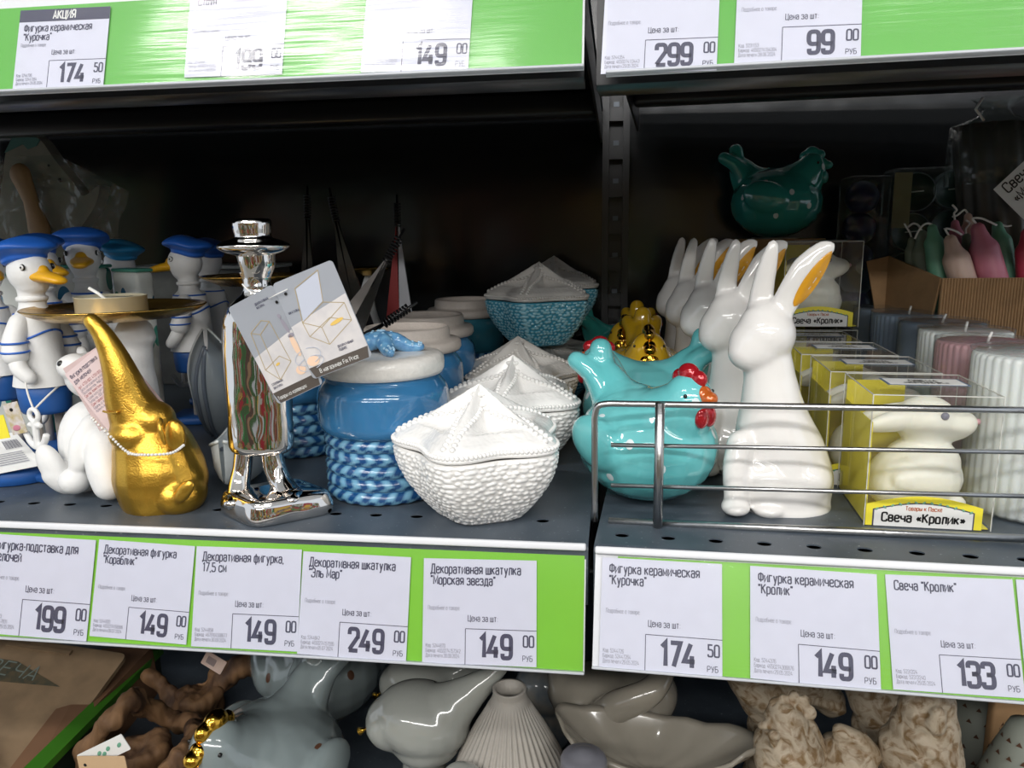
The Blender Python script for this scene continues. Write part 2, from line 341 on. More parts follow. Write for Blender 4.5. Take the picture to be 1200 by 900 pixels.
# ------------------------------------------------------------------ stroke lettering (condensed grotesque, cap height 10)
def _closed(x0, y0, x1, y1): m_ = (x0+x1)/2; return ('r', [(m_, y0), (x0, y0), (x0, y1), (x1, y1), (x1, y0), (m_, y0)])
def _g(w_, *parts):
    out = []
    for p in parts:
        if isinstance(p, tuple): out.append(p)
        else: out.append((p[0], [tuple(float(v) for v in q.split(',')) for q in p[1:].split()]))
    return (w_, out)
GLYPHS = {
 'А': _g(6, 's0,0 3,10 6,0', 's1,3 5,3'), 'Б': _g(6, 's5.5,10 0,10 0,0', 'r0,5.7 6,5.7 6,0 0,0'), 'В': _g(6, 's0,0 0,10', 'r0,10 5.6,10 5.6,5.3 0,5.3', 'r0,5.3 6,5.3 6,0 0,0'),
 'Г': _g(5.2, 's0,0 0,10 5.2,10'), 'Д': _g(6.8, 's-.4,-1.8 -.4,0 7,0 7,-1.8', 's.8,0 2,10 6,10 6,0'), 'Е': _g(5.4, 's5.4,10 0,10 0,0 5.4,0', 's0,5.2 4.8,5.2'),
 'Ж': _g(8, 's4,0 4,10', 's0,10 3,5.2 0,0', 's8,10 5,5.2 8,0', 's3,5.2 5,5.2'), 'З': _g(6, 'r0,8 0,10 5.6,10 5.6,5.3 2,5.3', 'r2,5.3 6,5.3 6,0 0,0 0,2'),
 'И': _g(6, 's0,10 0,0 6,10 6,0'), 'Й': _g(6, 's0,10 0,0 6,10 6,0', 's1.6,12.4 3,11.6 4.4,12.4'), 'К': _g(6, 's0,0 0,10', 's6,10 .2,4.6', 's1.8,6 6,0'), 'Л': _g(6, 's0,0 .8,0 1.6,10 6,10 6,0'),
 'М': _g(7, 's0,0 0,10 3.5,2.2 7,10 7,0'), 'Н': _g(6, 's0,0 0,10', 's6,0 6,10', 's0,5 6,5'), 'О': _g(6, _closed(0, 0, 6, 10)), 'П': _g(6, 's0,0 0,10 6,10 6,0'), 'Р': _g(6, 's0,0 0,10', 'r0,10 6,10 6,4.4 0,4.4'),
 'С': _g(6, 'r6,7.4 6,10 0,10 0,0 6,0 6,2.6'), 'Т': _g(6, 's0,10 6,10', 's3,0 3,10'), 'У': _g(6, 's0,10 3,3.6', 's6,10 2.6,0 .8,0'), 'Ф': _g(7, 's3.5,0 3.5,10', _closed(0, 2, 7, 8.6)), 'Х': _g(6, 's0,0 6,10', 's0,10 6,0'),
 'Ц': _g(6.4, 's0,10 0,0 6.8,0 6.8,-1.8', 's5.8,10 5.8,0'), 'Ч': _g(6, 'r0,10 0,4.6 6,4.6', 's6,10 6,0'), 'Ш': _g(8, 's0,10 0,0 8,0 8,10', 's4,0 4,10'), 'Щ': _g(8.6, 's0,10 0,0 8.9,0 8.9,-1.8', 's4,0 4,10', 's8,10 8,0'),
 'Ь': _g(6, 's0,10 0,0', 'r0,5.6 6,5.6 6,0 0,0'), 'Ы': _g(7.4, 's0,10 0,0', 'r0,5.6 4.8,5.6 4.8,0 0,0', 's7.4,0 7.4,10'), 'Э': _g(6, 'r0,7.6 0,10 6,10 6,0 0,0 0,2.4', 's2,5.2 6,5.2'),
 'Ю': _g(8.4, 's0,0 0,10', 's0,5 2.8,5', _closed(2.8, 0, 8.4, 10)), 'Я': _g(6, 's6,0 6,10', 'r6,10 0,10 0,4.6 6,4.6', 's3.4,4.6 0,0'),
 '0': _g(6, _closed(0, 0, 6, 10)), '1': _g(4, 's1,8 3.4,10 3.4,0'), '2': _g(6, 'r0,7.4 0,10 6,10 6,5.6', 's5.9,6.4 .3,.3', 's0,0 6.2,0'), '3': _g(6, 'r0,7.8 0,10 6,10 6,5.3 2,5.3', 'r2,5.3 6,5.3 6,0 0,0 0,2.2'),
 '4': _g(6.4, 's4,10 0,2.6 6.4,2.6', 's4.7,5 4.7,0'), '5': _g(6, 's5.6,10 .4,10 .4,5.4', 'r.4,5.9 6,5.9 6,0 0,0 0,2'), '6': _g(6, 'r5.6,8 5.6,10 0,10 0,0 6,0 6,5.8 0,5.8'), '7': _g(6, 's0,10 6,10 2,0'),
 '8': _g(6, _closed(.3, 5.2, 5.7, 10), _closed(0, 0, 6, 5.2)), '9': _g(6, 'r.4,2 .4,0 6,0 6,10 0,10 0,4.2 6,4.2'),
 'F': _g(5.2, 's5.2,10 0,10 0,0', 's0,5.2 4.6,5.2'), 'i': _g(0.8, 's.4,0 .4,7.2', 's.4,9.2 .4,9.7'), 'r': _g(3.4, 's0,0 0,7.2', 'r0,4.6 0,7.2 3.4,7.2'),
 '"': _g(2.2, 's.2,10 .2,7.6', 's2,10 2,7.6'), '.': _g(.8, 's.4,0 .4,.5'), ',': _g(.8, 's.5,.5 .1,-1.4'), ':': _g(.8, 's.4,.8 .4,1.3', 's.4,5.4 .4,5.9'), '«': _g(5, 's2.4,6.2 .6,3.9 2.4,1.6', 's5,6.2 3.2,3.9 5,1.6'), '»': _g(5, 's0,6.2 1.8,3.9 0,1.6', 's2.6,6.2 4.4,3.9 2.6,1.6'),
 '-': _g(2.8, 's0,3.8 2.8,3.8'), '+': _g(4, 's0,4 4,4', 's2,2 2,6'), ' ': (2.0, []),
 'а': _g(5, 'r.4,5.6 .4,7.2 5,7.2 5,4', 's5,5.4 5,0', 'r5,4.2 0,4.2 0,0 5,0'), 'б': _g(5, 'r5,10.2 0,9.6 0,3', _closed(0, 0, 5, 6.4)), 'е': _g(5, 'r.2,3.7 5,3.7 5,7.2 0,7.2 0,0 5,0 5,1.5'),
 'р': _g(5, 's0,-2.8 0,7.2', 'r0,7.2 5,7.2 5,0 0,0'), 'у': _g(5, 's0,7.2 2.6,.2', 's5,7.2 1.7,-2.8 .2,-2.8'), 'ф': _g(6.4, 's3.2,-2.8 3.2,9.6', _closed(0, 0, 6.4, 7.2))}
for _c in 'вгджзийклмностхцчшщьыэюяп':
    _w, _p = GLYPHS[_c.upper()]; GLYPHS[_c] = (_w*0.84, [(k, [(x*0.84, y*0.72 if y > 0 else y) for x, y in p]) for k, p in _p])
for _a, _b in (('P', 'Р'), ('e', 'е'), ('c', 'с'), ('x', 'х'), ('ё', 'е')): GLYPHS[_a] = GLYPHS[_b]
def text(s, x, y, size, m, parent, name='lettering', bold=0.0, cx=0.78, z=0.00012, rot=0, align='LEFT'):
    u = 0.0727; sw = (0.9+bold*38)/2*(0.55+0.45*cx); V = []; F = []; pen = 0.6
    fine = size > 0.006
    def rnd(p):
        out = [Vector(p[0])]
        for a, b_, c in zip(p, p[1:], p[2:]):
            a, b_, c = Vector(a), Vector(b_), Vector(c); r = min(2.3, (a-b_).length*0.5+(0.0 if fine else 0), (c-b_).length*0.5) if (a-b_).length > 0.1 else 0
            q0 = b_+(a-b_).normalized()*r; q1 = b_+(c-b_).normalized()*r
            n = 5 if fine else 2
            for k in range(n+1): t = k/n; out.append(q0*(1-t)**2+b_*2*t*(1-t)+q1*t*t)
        return out+[Vector(p[-1])]
    gap = 2.5
    for ch in s:
        w_, parts = GLYPHS.get(ch, GLYPHS.get(ch.upper(), (3, [])))
        for kind, p in parts:
            q = rnd([tuple(v) for v in p]) if kind == 'r' else [Vector(v) for v in p]
            q = [Vector(((v.x+pen)*cx, v.y)) for v in q]; q = [v for k, v in enumerate(q) if k == 0 or (v-q[k-1]).length > 1e-4]
            n = len(q); nn = []
            for k in range(n):
                d0 = (q[k]-q[k-1]).normalized() if k else (q[1]-q[0]).normalized(); d1 = (q[k+1]-q[k]).normalized() if k < n-1 else d0
                if (q[0]-q[-1]).length < 1e-3:
                    if k == 0: d0 = (q[-1]-q[-2]).normalized()
                    if k == n-1: d1 = (q[1]-q[0]).normalized()
                t_ = d0+d1; t_ = t_.normalized() if t_.length > 1e-3 else d1; sc_ = 1/max(0.45, t_.dot(d1)); nn.append(Vector((-t_.y, t_.x))*sw*sc_)
            k0 = len(V)
            for v, o_ in zip(q, nn): V += [v+o_, v-o_]
            F += [(k0+2*k, k0+2*k+1, k0+2*k+3, k0+2*k+2) for k in range(n-1)]
        pen += w_+gap
    tot = (pen-gap)*cx*u; off = {'LEFT': 0, 'CENTER': -tot/2, 'RIGHT': -tot}[align]
    T = Matrix.Translation((x, y, z)) @ Matrix.Rotation(rot, 4, 'Z')
    return pyd(name, [T @ Vector(((v.x*u+off)*size, v.y*u*size, 0)) for v in V], F, m, parent, False)
#SECTIONS
# ================================================================== setting
def struct(o): o['kind'] = 'structure'; return o
struct(MB().box((0, -4.0, -1.32), (12, 10.5, 0.04)).build('floor', mat('store_floor', (0.42, 0.42, 0.40), 0.35, var=0.1), None))
struct(MB().box((0, -4.0, 2.72), (12, 10.5, 0.04)).build('ceiling', mat('store_ceiling', (0.62, 0.63, 0.64), 0.8), None))
struct(MB().box((0, -2.5, -0.3), (8, 0.4, 2.0)).build('wall_opposite', M_['goods'], None))
o = MB()
o.box((-0.75, 0.515, 0.1), (1.50, 0.02, 1.6)); struct(o.build('wall_back', M_['panel'], None))
o = MB(); o.box((0.75, 0.515, 0.1), (1.50, 0.02, 1.6)); struct(o.build('wall_back', M_['panel'], None))
# slotted upright between the two bays
up_t = thing('shelf_upright', 'black slotted steel upright between the two shelving bays', 'upright', (-0.002, 0.486, -0.65))
mb = MB(); mb.box((-0.011, 0, 0.75), (0.007, 0.034, 1.5)); mb.box((0.011, 0, 0.75), (0.007, 0.034, 1.5)); mb.box((0, 0.012, 0.75), (0.02, 0.008, 1.5))
for i in range(38): mb.box((0, -0.002, 0.02+i*0.04), (0.016, 0.014, 0.014))
mb.build('post', M_['steel'], up_t)
mb = MB()
for i in range(38): mb.box((0, -0.0095, 0.03+i*0.04), (0.006, 0.001, 0.005))
o_ = mb.build('slot_rims', M_['tin_dark'], up_t); o_['kind'] = 'stuff'

M_['matte_black'] = mat('matte_black', (0.004, 0.004, 0.004), 0.9, spec=0.1)
ANG = R(-3.6)
def deck(name, label, x0, x1, y0, y1, z, ang=0, piv=(0, 0), hole0=0.0, holes=True, hy=0.024, lip=0.034):
    t = thing(name, label, 'shelf', (piv[0], piv[1], z), ang)
    mb = MB(); pitch = 0.0252; r = 0.0031; n = 16
    ys = [y0+0.004, hy-0.009, hy+0.009]
    def sq(i, cx, cy, hx, hyy):
        a = 2*math.pi*i/n; c, s = math.cos(a), math.sin(a); k = 1/max(abs(c), abs(s)); return (cx+c*k*hx, cy+s*k*hyy)
    x = x0+hole0
    xs = []
    while x+pitch/2 < x1: xs.append(x); x += pitch
    for cx in xs:
        vs = []
        for i in range(n):
            p = sq(i, cx, hy, pitch/2, 0.009); vs.append((p[0], p[1], 0))
        for rr, zz in ((r, 0), (r, -0.0007)):
            for i in range(n): a = 2*math.pi*i/n; vs.append((cx+rr*math.cos(a)*1.25, hy+rr*math.sin(a), zz))
        fs = []
        for j in range(2):
            for i in range(n): k = (i+1) % n; fs.append((j*n+i, j*n+k, (j+1)*n+k, (j+1)*n+i))
        mb.add(vs, fs)
    def quad(a, b, c, d): mb.add([a, b, c, d], [(0, 1, 2, 3)])
    xa, xb = xs[0]-pitch/2, xs[-1]+pitch/2
    quad((x0, ys[0], 0), (x1, ys[0], 0), (x1, ys[1], 0), (x0, ys[1], 0))
    quad((x0, ys[2], 0), (x1, ys[2], 0), (x1, y1, 0), (x0, y1, 0))
    quad((x0, ys[1], 0), (xa, ys[1], 0), (xa, ys[2], 0), (x0, ys[2], 0)); quad((xb, ys[1], 0), (x1, ys[1], 0), (x1, ys[2], 0), (xb, ys[2], 0))
    mb.build('deck_panel', M_['deck'], t)
    # folded front lip, side flanges and underside stiffener
    mb = MB(); prof = [(y0+0.004, 0.0), (y0+0.0015, -0.0007), (y0+0.0003, -0.002), (y0, -0.004), (y0, -lip), (y0+0.003, -lip-0.002), (y0+0.020, -lip-0.002), (y0+0.020, -lip), (y0+0.006, -lip+0.001), (y0+0.004, -0.030), (y0+0.004, -0.002)]
    nn = len(prof)
    for xx in (x0, x1): mb.v += [Vector((xx, a, b)) for a, b in prof]
    mb.f += [tuple(range(nn)), tuple(range(2*nn-1, nn-1, -1))]+[(i, (i+1) % nn, nn+(i+1) % nn, nn+i) for i in range(nn)]
    mb.build('front_lip', M_['deck'] if z < 0.1 else M_['steel'], t, auto=40)
    mb = MB(); mb.box(((x0+x1)/2, (y0+y1)/2, -0.006), (x1-x0-0.002, y1-y0-0.016, 0.003)); mb.build('underside', M_['matte_black'], t)
    for sx in (x0+0.0015, x1-0.0015):
        mb = MB(); mb.box((sx, (y0+y1)/2+0.01, -0.0205), (0.002, y1-y0-0.03, 0.026)); mb.build('side_flange', M_['steel'], t)
    mb = MB(); mb.rbox(((x0+x1)/2, y0+0.33, -0.019), (x1-x0-0.006, 0.02, 0.022), 0.004); mb.build('stiffener', M_['steel'], t, auto=40)
    return t
Y0 = -0.0100
deck('metal_shelf', 'dark grey perforated metal shelf of the left bay with ducks, jars and star boxes', -0.78, -0.0135, Y0, 0.496, 0.0, hole0=0.008)
deck('metal_shelf', 'dark grey perforated metal shelf of the right bay with hens and rabbits', 0.003, 0.62, 0.0, 0.478, 0.0, ang=ANG, piv=(-0.0135, -0.0105), hole0=0.014, hy=0.018)
deck('metal_shelf', 'black underside of the upper left shelf above the ducks', -0.78, -0.0165, Y0, 0.496, 0.296, lip=0.058)
deck('metal_shelf', 'black underside of the upper right shelf above the rabbits', 0.003, 0.62, 0.0, 0.478, 0.303, lip=0.069, ang=ANG, piv=(-0.0135, -0.0105))
deck('metal_shelf', 'lower left dark shelf below the price rail', -0.78, -0.0135, Y0-0.01, 0.496, -0.25, holes=False)
deck('metal_shelf', 'lower right dark shelf with vases and roosters', 0.003, 0.62, -0.01, 0.478, -0.25, ang=ANG, piv=(-0.0135, -0.0105))

# ------------------------------------------------------------------ price rails and tags
class Rail:
    def __init__(s, O, ang, tilt):
        s.O = Vector(O); s.u = Vector((math.cos(ang), math.sin(ang), 0)); f = Vector((math.sin(ang), -math.cos(ang), 0))*-1  # into the shelf
        s.v = (Vector((0, 0, 1))*math.cos(tilt)+f*math.sin(tilt)).normalized(); s.n = s.u.cross(s.v)
    def rp(s, px, py, off=0.0):
        d = PR(px, py); O = s.O+s.n*off; t = (O-CAM).dot(s.n)/d.dot(s.n); q = CAM+d*t-O; return (q.dot(s.u), q.dot(s.v))
def build_rail(rl, label, corners, strip, greenmat, a0, a1, cov='cover'):
    """corners: local extent (b_top, b_bottom); strip: list of green rectangles"""
    t = thing('price_rail', label, 'price rail'); frame(t, rl.O, rl.u, rl.v)
    bt, bb = corners; w_ = a1-a0; cx = (a0+a1)/2
    MB().box((cx, (bt+bb)/2, -0.0016), (w_, bt-bb, 0.001)).build('rail_back', M_['alu'], t)
    MB().rbox((cx, bt-0.0012, 0.0012), (w_, 0.0040, 0.0040), 0.001).build('top_lip', M_['alu'], t, auto=40)
    MB().rbox((cx, bb+0.0006, 0.0006), (w_, 0.0014, 0.0034), 0.0005).build('bottom_lip', M_['rail_grey'], t, auto=40)
    for (x0, x1, y0, y1) in strip:
        MB().box(((x0+x1)/2, (y0+y1)/2, -0.0007), (x1-x0, y0-y1, 0.0004)).build('green_strip', greenmat, t)
    # wavy clear cover
    n = 60; vs = []; fs = []
    for j in range(5):
        for i in range(n+1):
            x = a0+w_*i/n; y = bt-0.004-(bt-bb-0.0055)*j/4
            vs.append((x, y, 0.0017+0.0003*math.sin(x*90+j)+0.00025*math.sin(x*37)))
    for j in range(4):
        for i in range(n): a = j*(n+1)+i; fs.append((a, a+n+1, a+n+2, a+1))
    pyd('clear_cover', vs, fs, M_[cov], t, True)
    return t
def price_tag(rl, corners, label, lines, price, cents, code, bar, date, header=None, z=0.0004, two=True):
    """corners: pixel TL, TR, BL of the tag"""
    TL, TR, BL = [Vector(rl.rp(*c)) for c in corners]
    ux = (TR-TL); w_ = ux.length; ux.normalize(); h = (BL-TL).length
    O = rl.O+rl.u*TL.x+rl.v*TL.y+rl.n*z
    U = rl.u*ux.x+rl.v*ux.y; V = rl.n.cross(U)
    t = bpy.data.objects.new('price_tag', None); COL.objects.link(t); frame(t, O, U, V)
    tag(t, label, 'price tag', 'paper price tags in the rails')
    MB().box((w_/2, -h/2, -0.0001), (w_, h, 0.0002)).build('card', M_['paper'], t)
    I = M_['ink']; S_ = M_['ink_soft']; q = w_
    hh = h/q
    top = 0.0
    if header:
        MB().box((w_/2, -0.065*q, 0.00005), (w_, 0.13*q, 0.0001)).build('header_band', M_['ink'], t); text(header, w_/2, -0.105*q, 0.115*q, M_['paper_w'], t, 'lettering', 0.025, 0.72, z=0.0002, align='CENTER'); top = -0.11
    for i, s in enumerate(lines): text(s, 0.065*q, (-0.125+top-0.095*i)*q, 0.105*q, I, t, 'product_name', 0.021, 0.665)
    b = -hh
    text('Подробнее о товаре:', 0.045*q, (b+0.455)*q, 0.048*q, S_, t, 'lettering', 0, 0.62)
    text('Цена за шт:', 0.40*q, (b+0.365)*q, 0.072*q, I, t, 'lettering', 0.012, 0.68)
    for i, s in enumerate(('Код: '+code, 'Баркод: '+bar, 'Дата печати:'+date)): text(s, 0.03*q, (b+0.135-0.042*i)*q, 0.042*q, S_, t, 'lettering', 0.004, 0.62)
    MB().box((0.69*q, (b+0.30)*q, 0.00004), (0.62*q, 0.006*q, 0.0001)).build('price_box_line', I, t)
    MB().box((0.38*q, (b+0.15)*q, 0.00004), (0.006*q, 0.30*q, 0.0001)).build('price_box_line', I, t)
    text(price, 0.78*q if len(price) == 2 else 0.78*q, (b+0.065)*q, 0.255*q, I, t, 'price', 0.036, 0.70, align='RIGHT')
    text(cents, 0.975*q, (b+0.165)*q, 0.125*q, I, t, 'price', 0.022, 0.66, align='RIGHT')
    text('РУБ', 0.965*q, (b+0.045)*q, 0.062*q, I, t, 'lettering', 0.01, 0.8, align='RIGHT')
    return t
# lower left rail
RLL = Rail(G(0, 614, -0.002)+Vector((0, -0.002, 0)), math.atan2(G(690, 641, -0.002).y-G(0, 614, -0.002).y, G(690, 641, -0.002).x-G(0, 614, -0.002).x), R(17))
b_ = RLL.rp(400, 770)[1]-0.0012; aR = RLL.rp(686, 700)[0]
gt = RLL.rp(400, 638)[1]
build_rail(RLL, 'lower left price rail with green strip and five paper tags', (0.002, b_), [(-0.35, aR-0.0008, gt, b_+0.0014)], M_['green'], -0.36, aR)
T5 = [(((-12, 625), (113, 633), (-24, 741)), 'price tag 199 for trinket-holder figure, leftmost in the lower left rail', ['Фигурка-подставка для', 'мелочей'], '199', '5244783', '52447831', '29.05.2024'),
      (((117, 632), (229, 640), (105, 745)), 'price tag 149 for "Кораблик" figure, second in the lower left rail', ['Декоративная фигурка', '"Кораблик"'], '149', '5244820', '4650274158306', '09.07.2024'),
      (((231, 640), (354, 644), (222, 757)), 'price tag 149 for 17,5 см figure, under the silver figure', ['Декоративная фигурка,', '17,5 см'], '149', '5244858', '4670104508677', '30.09.2024'),
      (((356, 646), (482, 653), (349, 766)), 'price tag 249 for "Эль Мар" box, under the blue rope jar', ['Декоративная шкатулка', '"Эль Мар"'], '249', '5244842', '4650274157595', '05.07.2024'),
      (((497, 654), (629, 657), (491, 776)), 'price tag 149 for "Морская звезда" box, under the white star box', ['Декоративная шкатулка', '"Морская звезда"'], '149', '5244870', '4650274157342', '30.09.2024')]
for i, (c, lab, ln, pr, cd, br, dt) in enumerate(T5): price_tag(RLL, c, lab, ln, pr, '00', cd, br, dt, z=0.0004+0.0001*(i % 2))
# lower right rail
O2 = G(698, 642, -0.002)+Vector((0, -0.0035, 0))
RLR = Rail(O2, ANG-R(1.0), R(25)); _c, _s = math.cos(R(1.2)), math.sin(R(1.2)); RLR.u, RLR.v = RLR.u*_c+RLR.v*_s, RLR.v*_c-RLR.u*_s
b_ = (RLR.rp(700, 786)[1]+RLR.rp(1150, 816)[1])/2-0.0005
build_rail(RLR, 'lower right price rail with lime strip below the wire fence', (0.0015, b_), [(0.012, 0.27, RLR.rp(900, 661)[1], b_+0.0014)], M_['green'], 0.0, 0.30)
T3 = [(((706, 653), (846, 661), (701, 783)), 'price tag 174 for "Курочка" hen figure, first in the lower right rail', ['Фигурка керамическая', '"Курочка"'], '174', '50', '5244726', '52447264', '29.05.2024'),
      (((879, 663), (1027, 673), (884, 795)), 'price tag 149 for "Кролик" rabbit figure, under the white rabbit', ['Фигурка керамическая', '"Кролик"'], '149', '00', '5244376', '4650274306876', '29.05.2024'),
      (((1037, 673), (1186, 679), (1054, 808)), 'price tag 133 for "Кролик" candle, under the boxed rabbit candle', ['Свеча "Кролик"'], '133', '00', '5231324', '52313240', '29.05.2024'),
      (((1190, 679), (1345, 687), (1212, 816)), 'price tag cut off by the right edge of the lower right rail', ['Свеча'], '99', '00', '5231340', '52313403', '29.05.2024')]
for i, (c, lab, ln, pr, ct, cd, br, dt) in enumerate(T3): price_tag(RLR, c, lab, ln, pr, ct, cd, br, dt, z=0.0004+0.0001*(i % 2))
# upper rails: bottom edges at the pixels below, leaning out at the foot
def upper(px, py, ang, y, tilt):
    p = W(px, py, y); return Rail(p, ang, tilt)
RUL = upper(684, 80, 0.0, -0.030, R(17))
RUL.u = Vector((1, 0, 0)); a0 = RUL.rp(-60, 110)[0]
build_rail(RUL, 'upper left price rail with green strip catching the lamp glare', (0.072, 0.0), [(a0, -0.001, RUL.rp(60, 6)[1], 0.0014)], M_['green2'], a0, 0.0, 'cover_wavy')
price_tag(RUL, ((25, 13), (130, 8), (10, 106)), 'sale price tag 174 with dark АКЦИЯ header, upper left rail', ['Фигурка керамическая', '"Курочка"'], '174', '50', '5244726', '52447264', '29.05.2024', header='АКЦИЯ')
price_tag(RUL, ((225, -17), (338, -23), (206, 91)), 'price tag 199 for "Стоун" vase under glare in the upper left rail', ['Декоративная ваза', '"Стоун"'], '199', '00', '5244608', '4650274159105', '11.08.2024')
price_tag(RUL, ((432, -30), (556, -34), (426, 85)), 'price tag 149 for a 15 cm candlestick in the upper left rail', ['Подсвечник, 15см'], '149', '00', '5238702', '4650274159310', '11.08.2024')
RUR = upper(710, 88, ANG, -0.033, R(17))
build_rail(RUR, 'upper right price rail with green strip, tags 299 and 99', (0.072, 0.0), [(0.001, 0.30, 0.068, 0.0014)], M_['green2'], 0.0, 0.30, 'cover_wavy')
price_tag(RUR, ((711, -36), (845, -44), (709, 87)), 'price tag 299 for aroma cones, leftmost in the upper right rail', ['Подставка для благовоний', '+аромаконусы 20шт'], '299', '00', '5244354', '4650274113443', '29.05.2024')
price_tag(RUR, ((866, -62), (1012, -71), (877, 73)), 'price tag 99 in the upper right rail', ['Свеча ароматическая'], '99', '00', '5231153', '4650274154304', '28.06.2024')
# ================================================================== helpers for figures laid out at their place
class Fig:
    """coordinates of one figure: px,py,dy -> local metres about its base"""
    def __init__(s, px, py, z=0.0, name=None, label=None, cat=None, group=None, y=None):
        s.o = G(px, py, z) if y is None else W(px, py, y)
        s.m = mpp(s.o); s.mb = MB(); s.t = thing(name, label, cat, s.o, 0, group) if name else None
    def p(s, px, py, dy=0): return W(px, py, s.o.y+dy)-s.o
    def e(s, px, py, dy, rx, ry, rz, rot=0, mb=None):
        m = mpp(W(px, py, s.o.y+dy)); (mb or s.mb).ell(s.p(px, py, dy), (rx*m, ry*m, rz*m), (0, R(rot), 0)); return s
    def c(s, pts, rs, flat=(1, 1, 1), mb=None): chain(mb or s.mb, [s.p(*q) for q in pts], [r*s.m for r in rs], flat=flat); return s
    def tube(s, pts, r, mb=None, n=8, sm=True):
        q = [s.p(*a) for a in pts]; (mb or s.mb).tube(catmull(q, 6) if sm else q, r, n); return s
def card(name, m, parent, corners, th=0.0005, r=0.0):
    """flat card from 3 local points TL, TR, BL -> object whose local x,y run along the card"""
    TL, TR, BL = [Vector(c) for c in corners]; U = (TR-TL); w_ = U.length; U.normalize(); Vd = BL-TL; V = -(Vd-U*Vd.dot(U)); h = V.length; V.normalize(); n = U.cross(V)
    pts = []
    for cx, cy, a0 in ((w_-r, -r, 0), (r, -r, 90), (r, -h+r, 180), (w_-r, -h+r, 270)):
        for k in range(5 if r else 1): a = R(a0+k*22.5); pts.append((cx+r*math.cos(a), cy+r*math.sin(a)))
    o = MB().poly(pts, th).build(name, m, parent)
    mm = Matrix((U, V, n)).transposed().to_4x4(); mm.translation = TL; o.matrix_local = mm
    return o, w_, h
# ------------------------------------------------------------------ golden elephant
f = Fig(185, 592, name='elephant_figure', label='gold elephant figure raising a round plate on its trunk', cat='figurine')
f.c([(190, 574, .004), (188, 556, .004), (182, 532, .004), (171, 508, .002), (160, 487, 0), (150, 466, -.002), (142, 440, -.004), (131, 412, -.005), (119, 390, -.006), (107, 376, -.006)], [48, 53, 47, 35, 30, 25, 19.5, 14.5, 11, 9], flat=(1, 0.95, 1))
f.e(189, 584, 0.002, 40, 42, 24).e(212, 578, -0.003, 29, 34, 25).e(180, 492, 0.000, 25, 26, 23).e(212, 560, 0.004, 30, 34, 34).e(160, 508, -0.004, 31, 30, 22)
f.e(205, 511, -0.012, 14, 8, 21, 0)
f.c([(188, 492, -.016), (188, 503, -.02), (193, 520, -.02)], [4, 4, 3])
f.e(216, 576, -0.0195, 19, 6, 9, -50)
ob = blob(f.mb, 'body', M_['gold'], f.t, 0.0009, 24)
mb = MB()
for q in ((147, 466), (160, 470)): pass
f.tube([(144, 474, -.018), (150, 480, -.019), (157, 484, -.019)], 0.0006, mb); f.tube([(121, 482, -.012), (130, 484, -.0155), (138, 483, -.017)], 0.0007, mb)
mb.build('trunk_crease', M_['gold'], f.t, True)
mb = MB(); q = f.p(106, 375, -.006); mb.tube([q, q+Vector((-0.0006, -0.0006, 0.0010))], [0.0046, 0.0040], 20); mb.build('trunk_tip', M_['plate_gold'], f.t, True)
mb = MB(); mb.tube(catmull([f.p(150, 532, -.027), f.p(170, 533, -.03), f.p(200, 531, -.029), f.p(215, 522, -.020)], 10), 0.0006, 6)
for k, q in enumerate(catmull([f.p(108, 490, -.012), f.p(130, 512, -.02), f.p(150, 530, -.027), f.p(170, 533, -.031), f.p(200, 531, -.0295), f.p(215, 522, -.021)], 7)): mb.ell(q, 0.0009, n=8, m=6)
mb.build('bead_cord', M_['cord'], f.t, True)
# plate
pc = W(137, 362, f.o.y+0.055); mm_ = mpp(pc); r_ = 99*mm_
wf = Fig(160, 560, name='elephant_figure', label='white figure hidden behind the gold elephant, carrying the gold tealight plate', cat='figurine', y=pc.y)
wf.t.location.z = 0.0; wf.o.z = 0.0
wf.c([(150, 520, 0), (155, 470, 0), (158, 430, 0), (158, 404, 0), (158, 392, 0)], [36, 30, 20, 19, 21]); wf.e(158, 396, 0, 24, 22, 12)
blob(wf.mb, 'body', M_['duck_white'], wf.t, 0.0015, 6)
t = thing('tealight_plate', 'round gold plate with a tealight just above the gold elephant trunk', 'plate', pc-Vector((0, 0, 0.0075)))
prof = [(0.001, 0.0008), (r_*0.55, 0.001), (r_*0.78, 0.0026), (r_*0.93, 0.0062), (r_*0.99, 0.0088), (r_, 0.0094), (r_*0.985, 0.0100), (r_*0.955, 0.0090), (r_*0.75, 0.0048), (r_*0.5, 0.0036), (0.001, 0.0034)]
MB().lathe(prof, 72).build('dish', M_['plate_gold'], t, True)
tl = thing('tealight', 'white tealight candle on the gold elephant plate', 'candle', Vector((W(133, 355, pc.y).x, pc.y-0.002, pc.z-0.0075+0.0037)))
rt = 38.5*mm_; ht = 0.0125
MB().lathe([(rt*0.96, 0), (rt, 0.001), (rt, ht), (rt*1.02, ht+0.0004), (rt*0.97, ht+0.0005), (rt*0.96, ht-0.002), (0.001, ht-0.002)], 48).build('cup', mat('tealight_cup', (0.60, 0.55, 0.40), 0.3, metal=0.3), tl, True)
MB().lathe([(0.001, ht-0.0012), (rt*0.94, ht-0.0012), (rt*0.94, ht-0.003)], 40, caps=False).build('wax', M_['wax_white'], tl, True)
MB().tube([(-0.004, 0, ht-0.002), (-0.008, -0.001, ht+0.002), (-0.014, -0.002, ht+0.0058)], 0.0011, 8).build('wick', M_['cord'], tl, True)

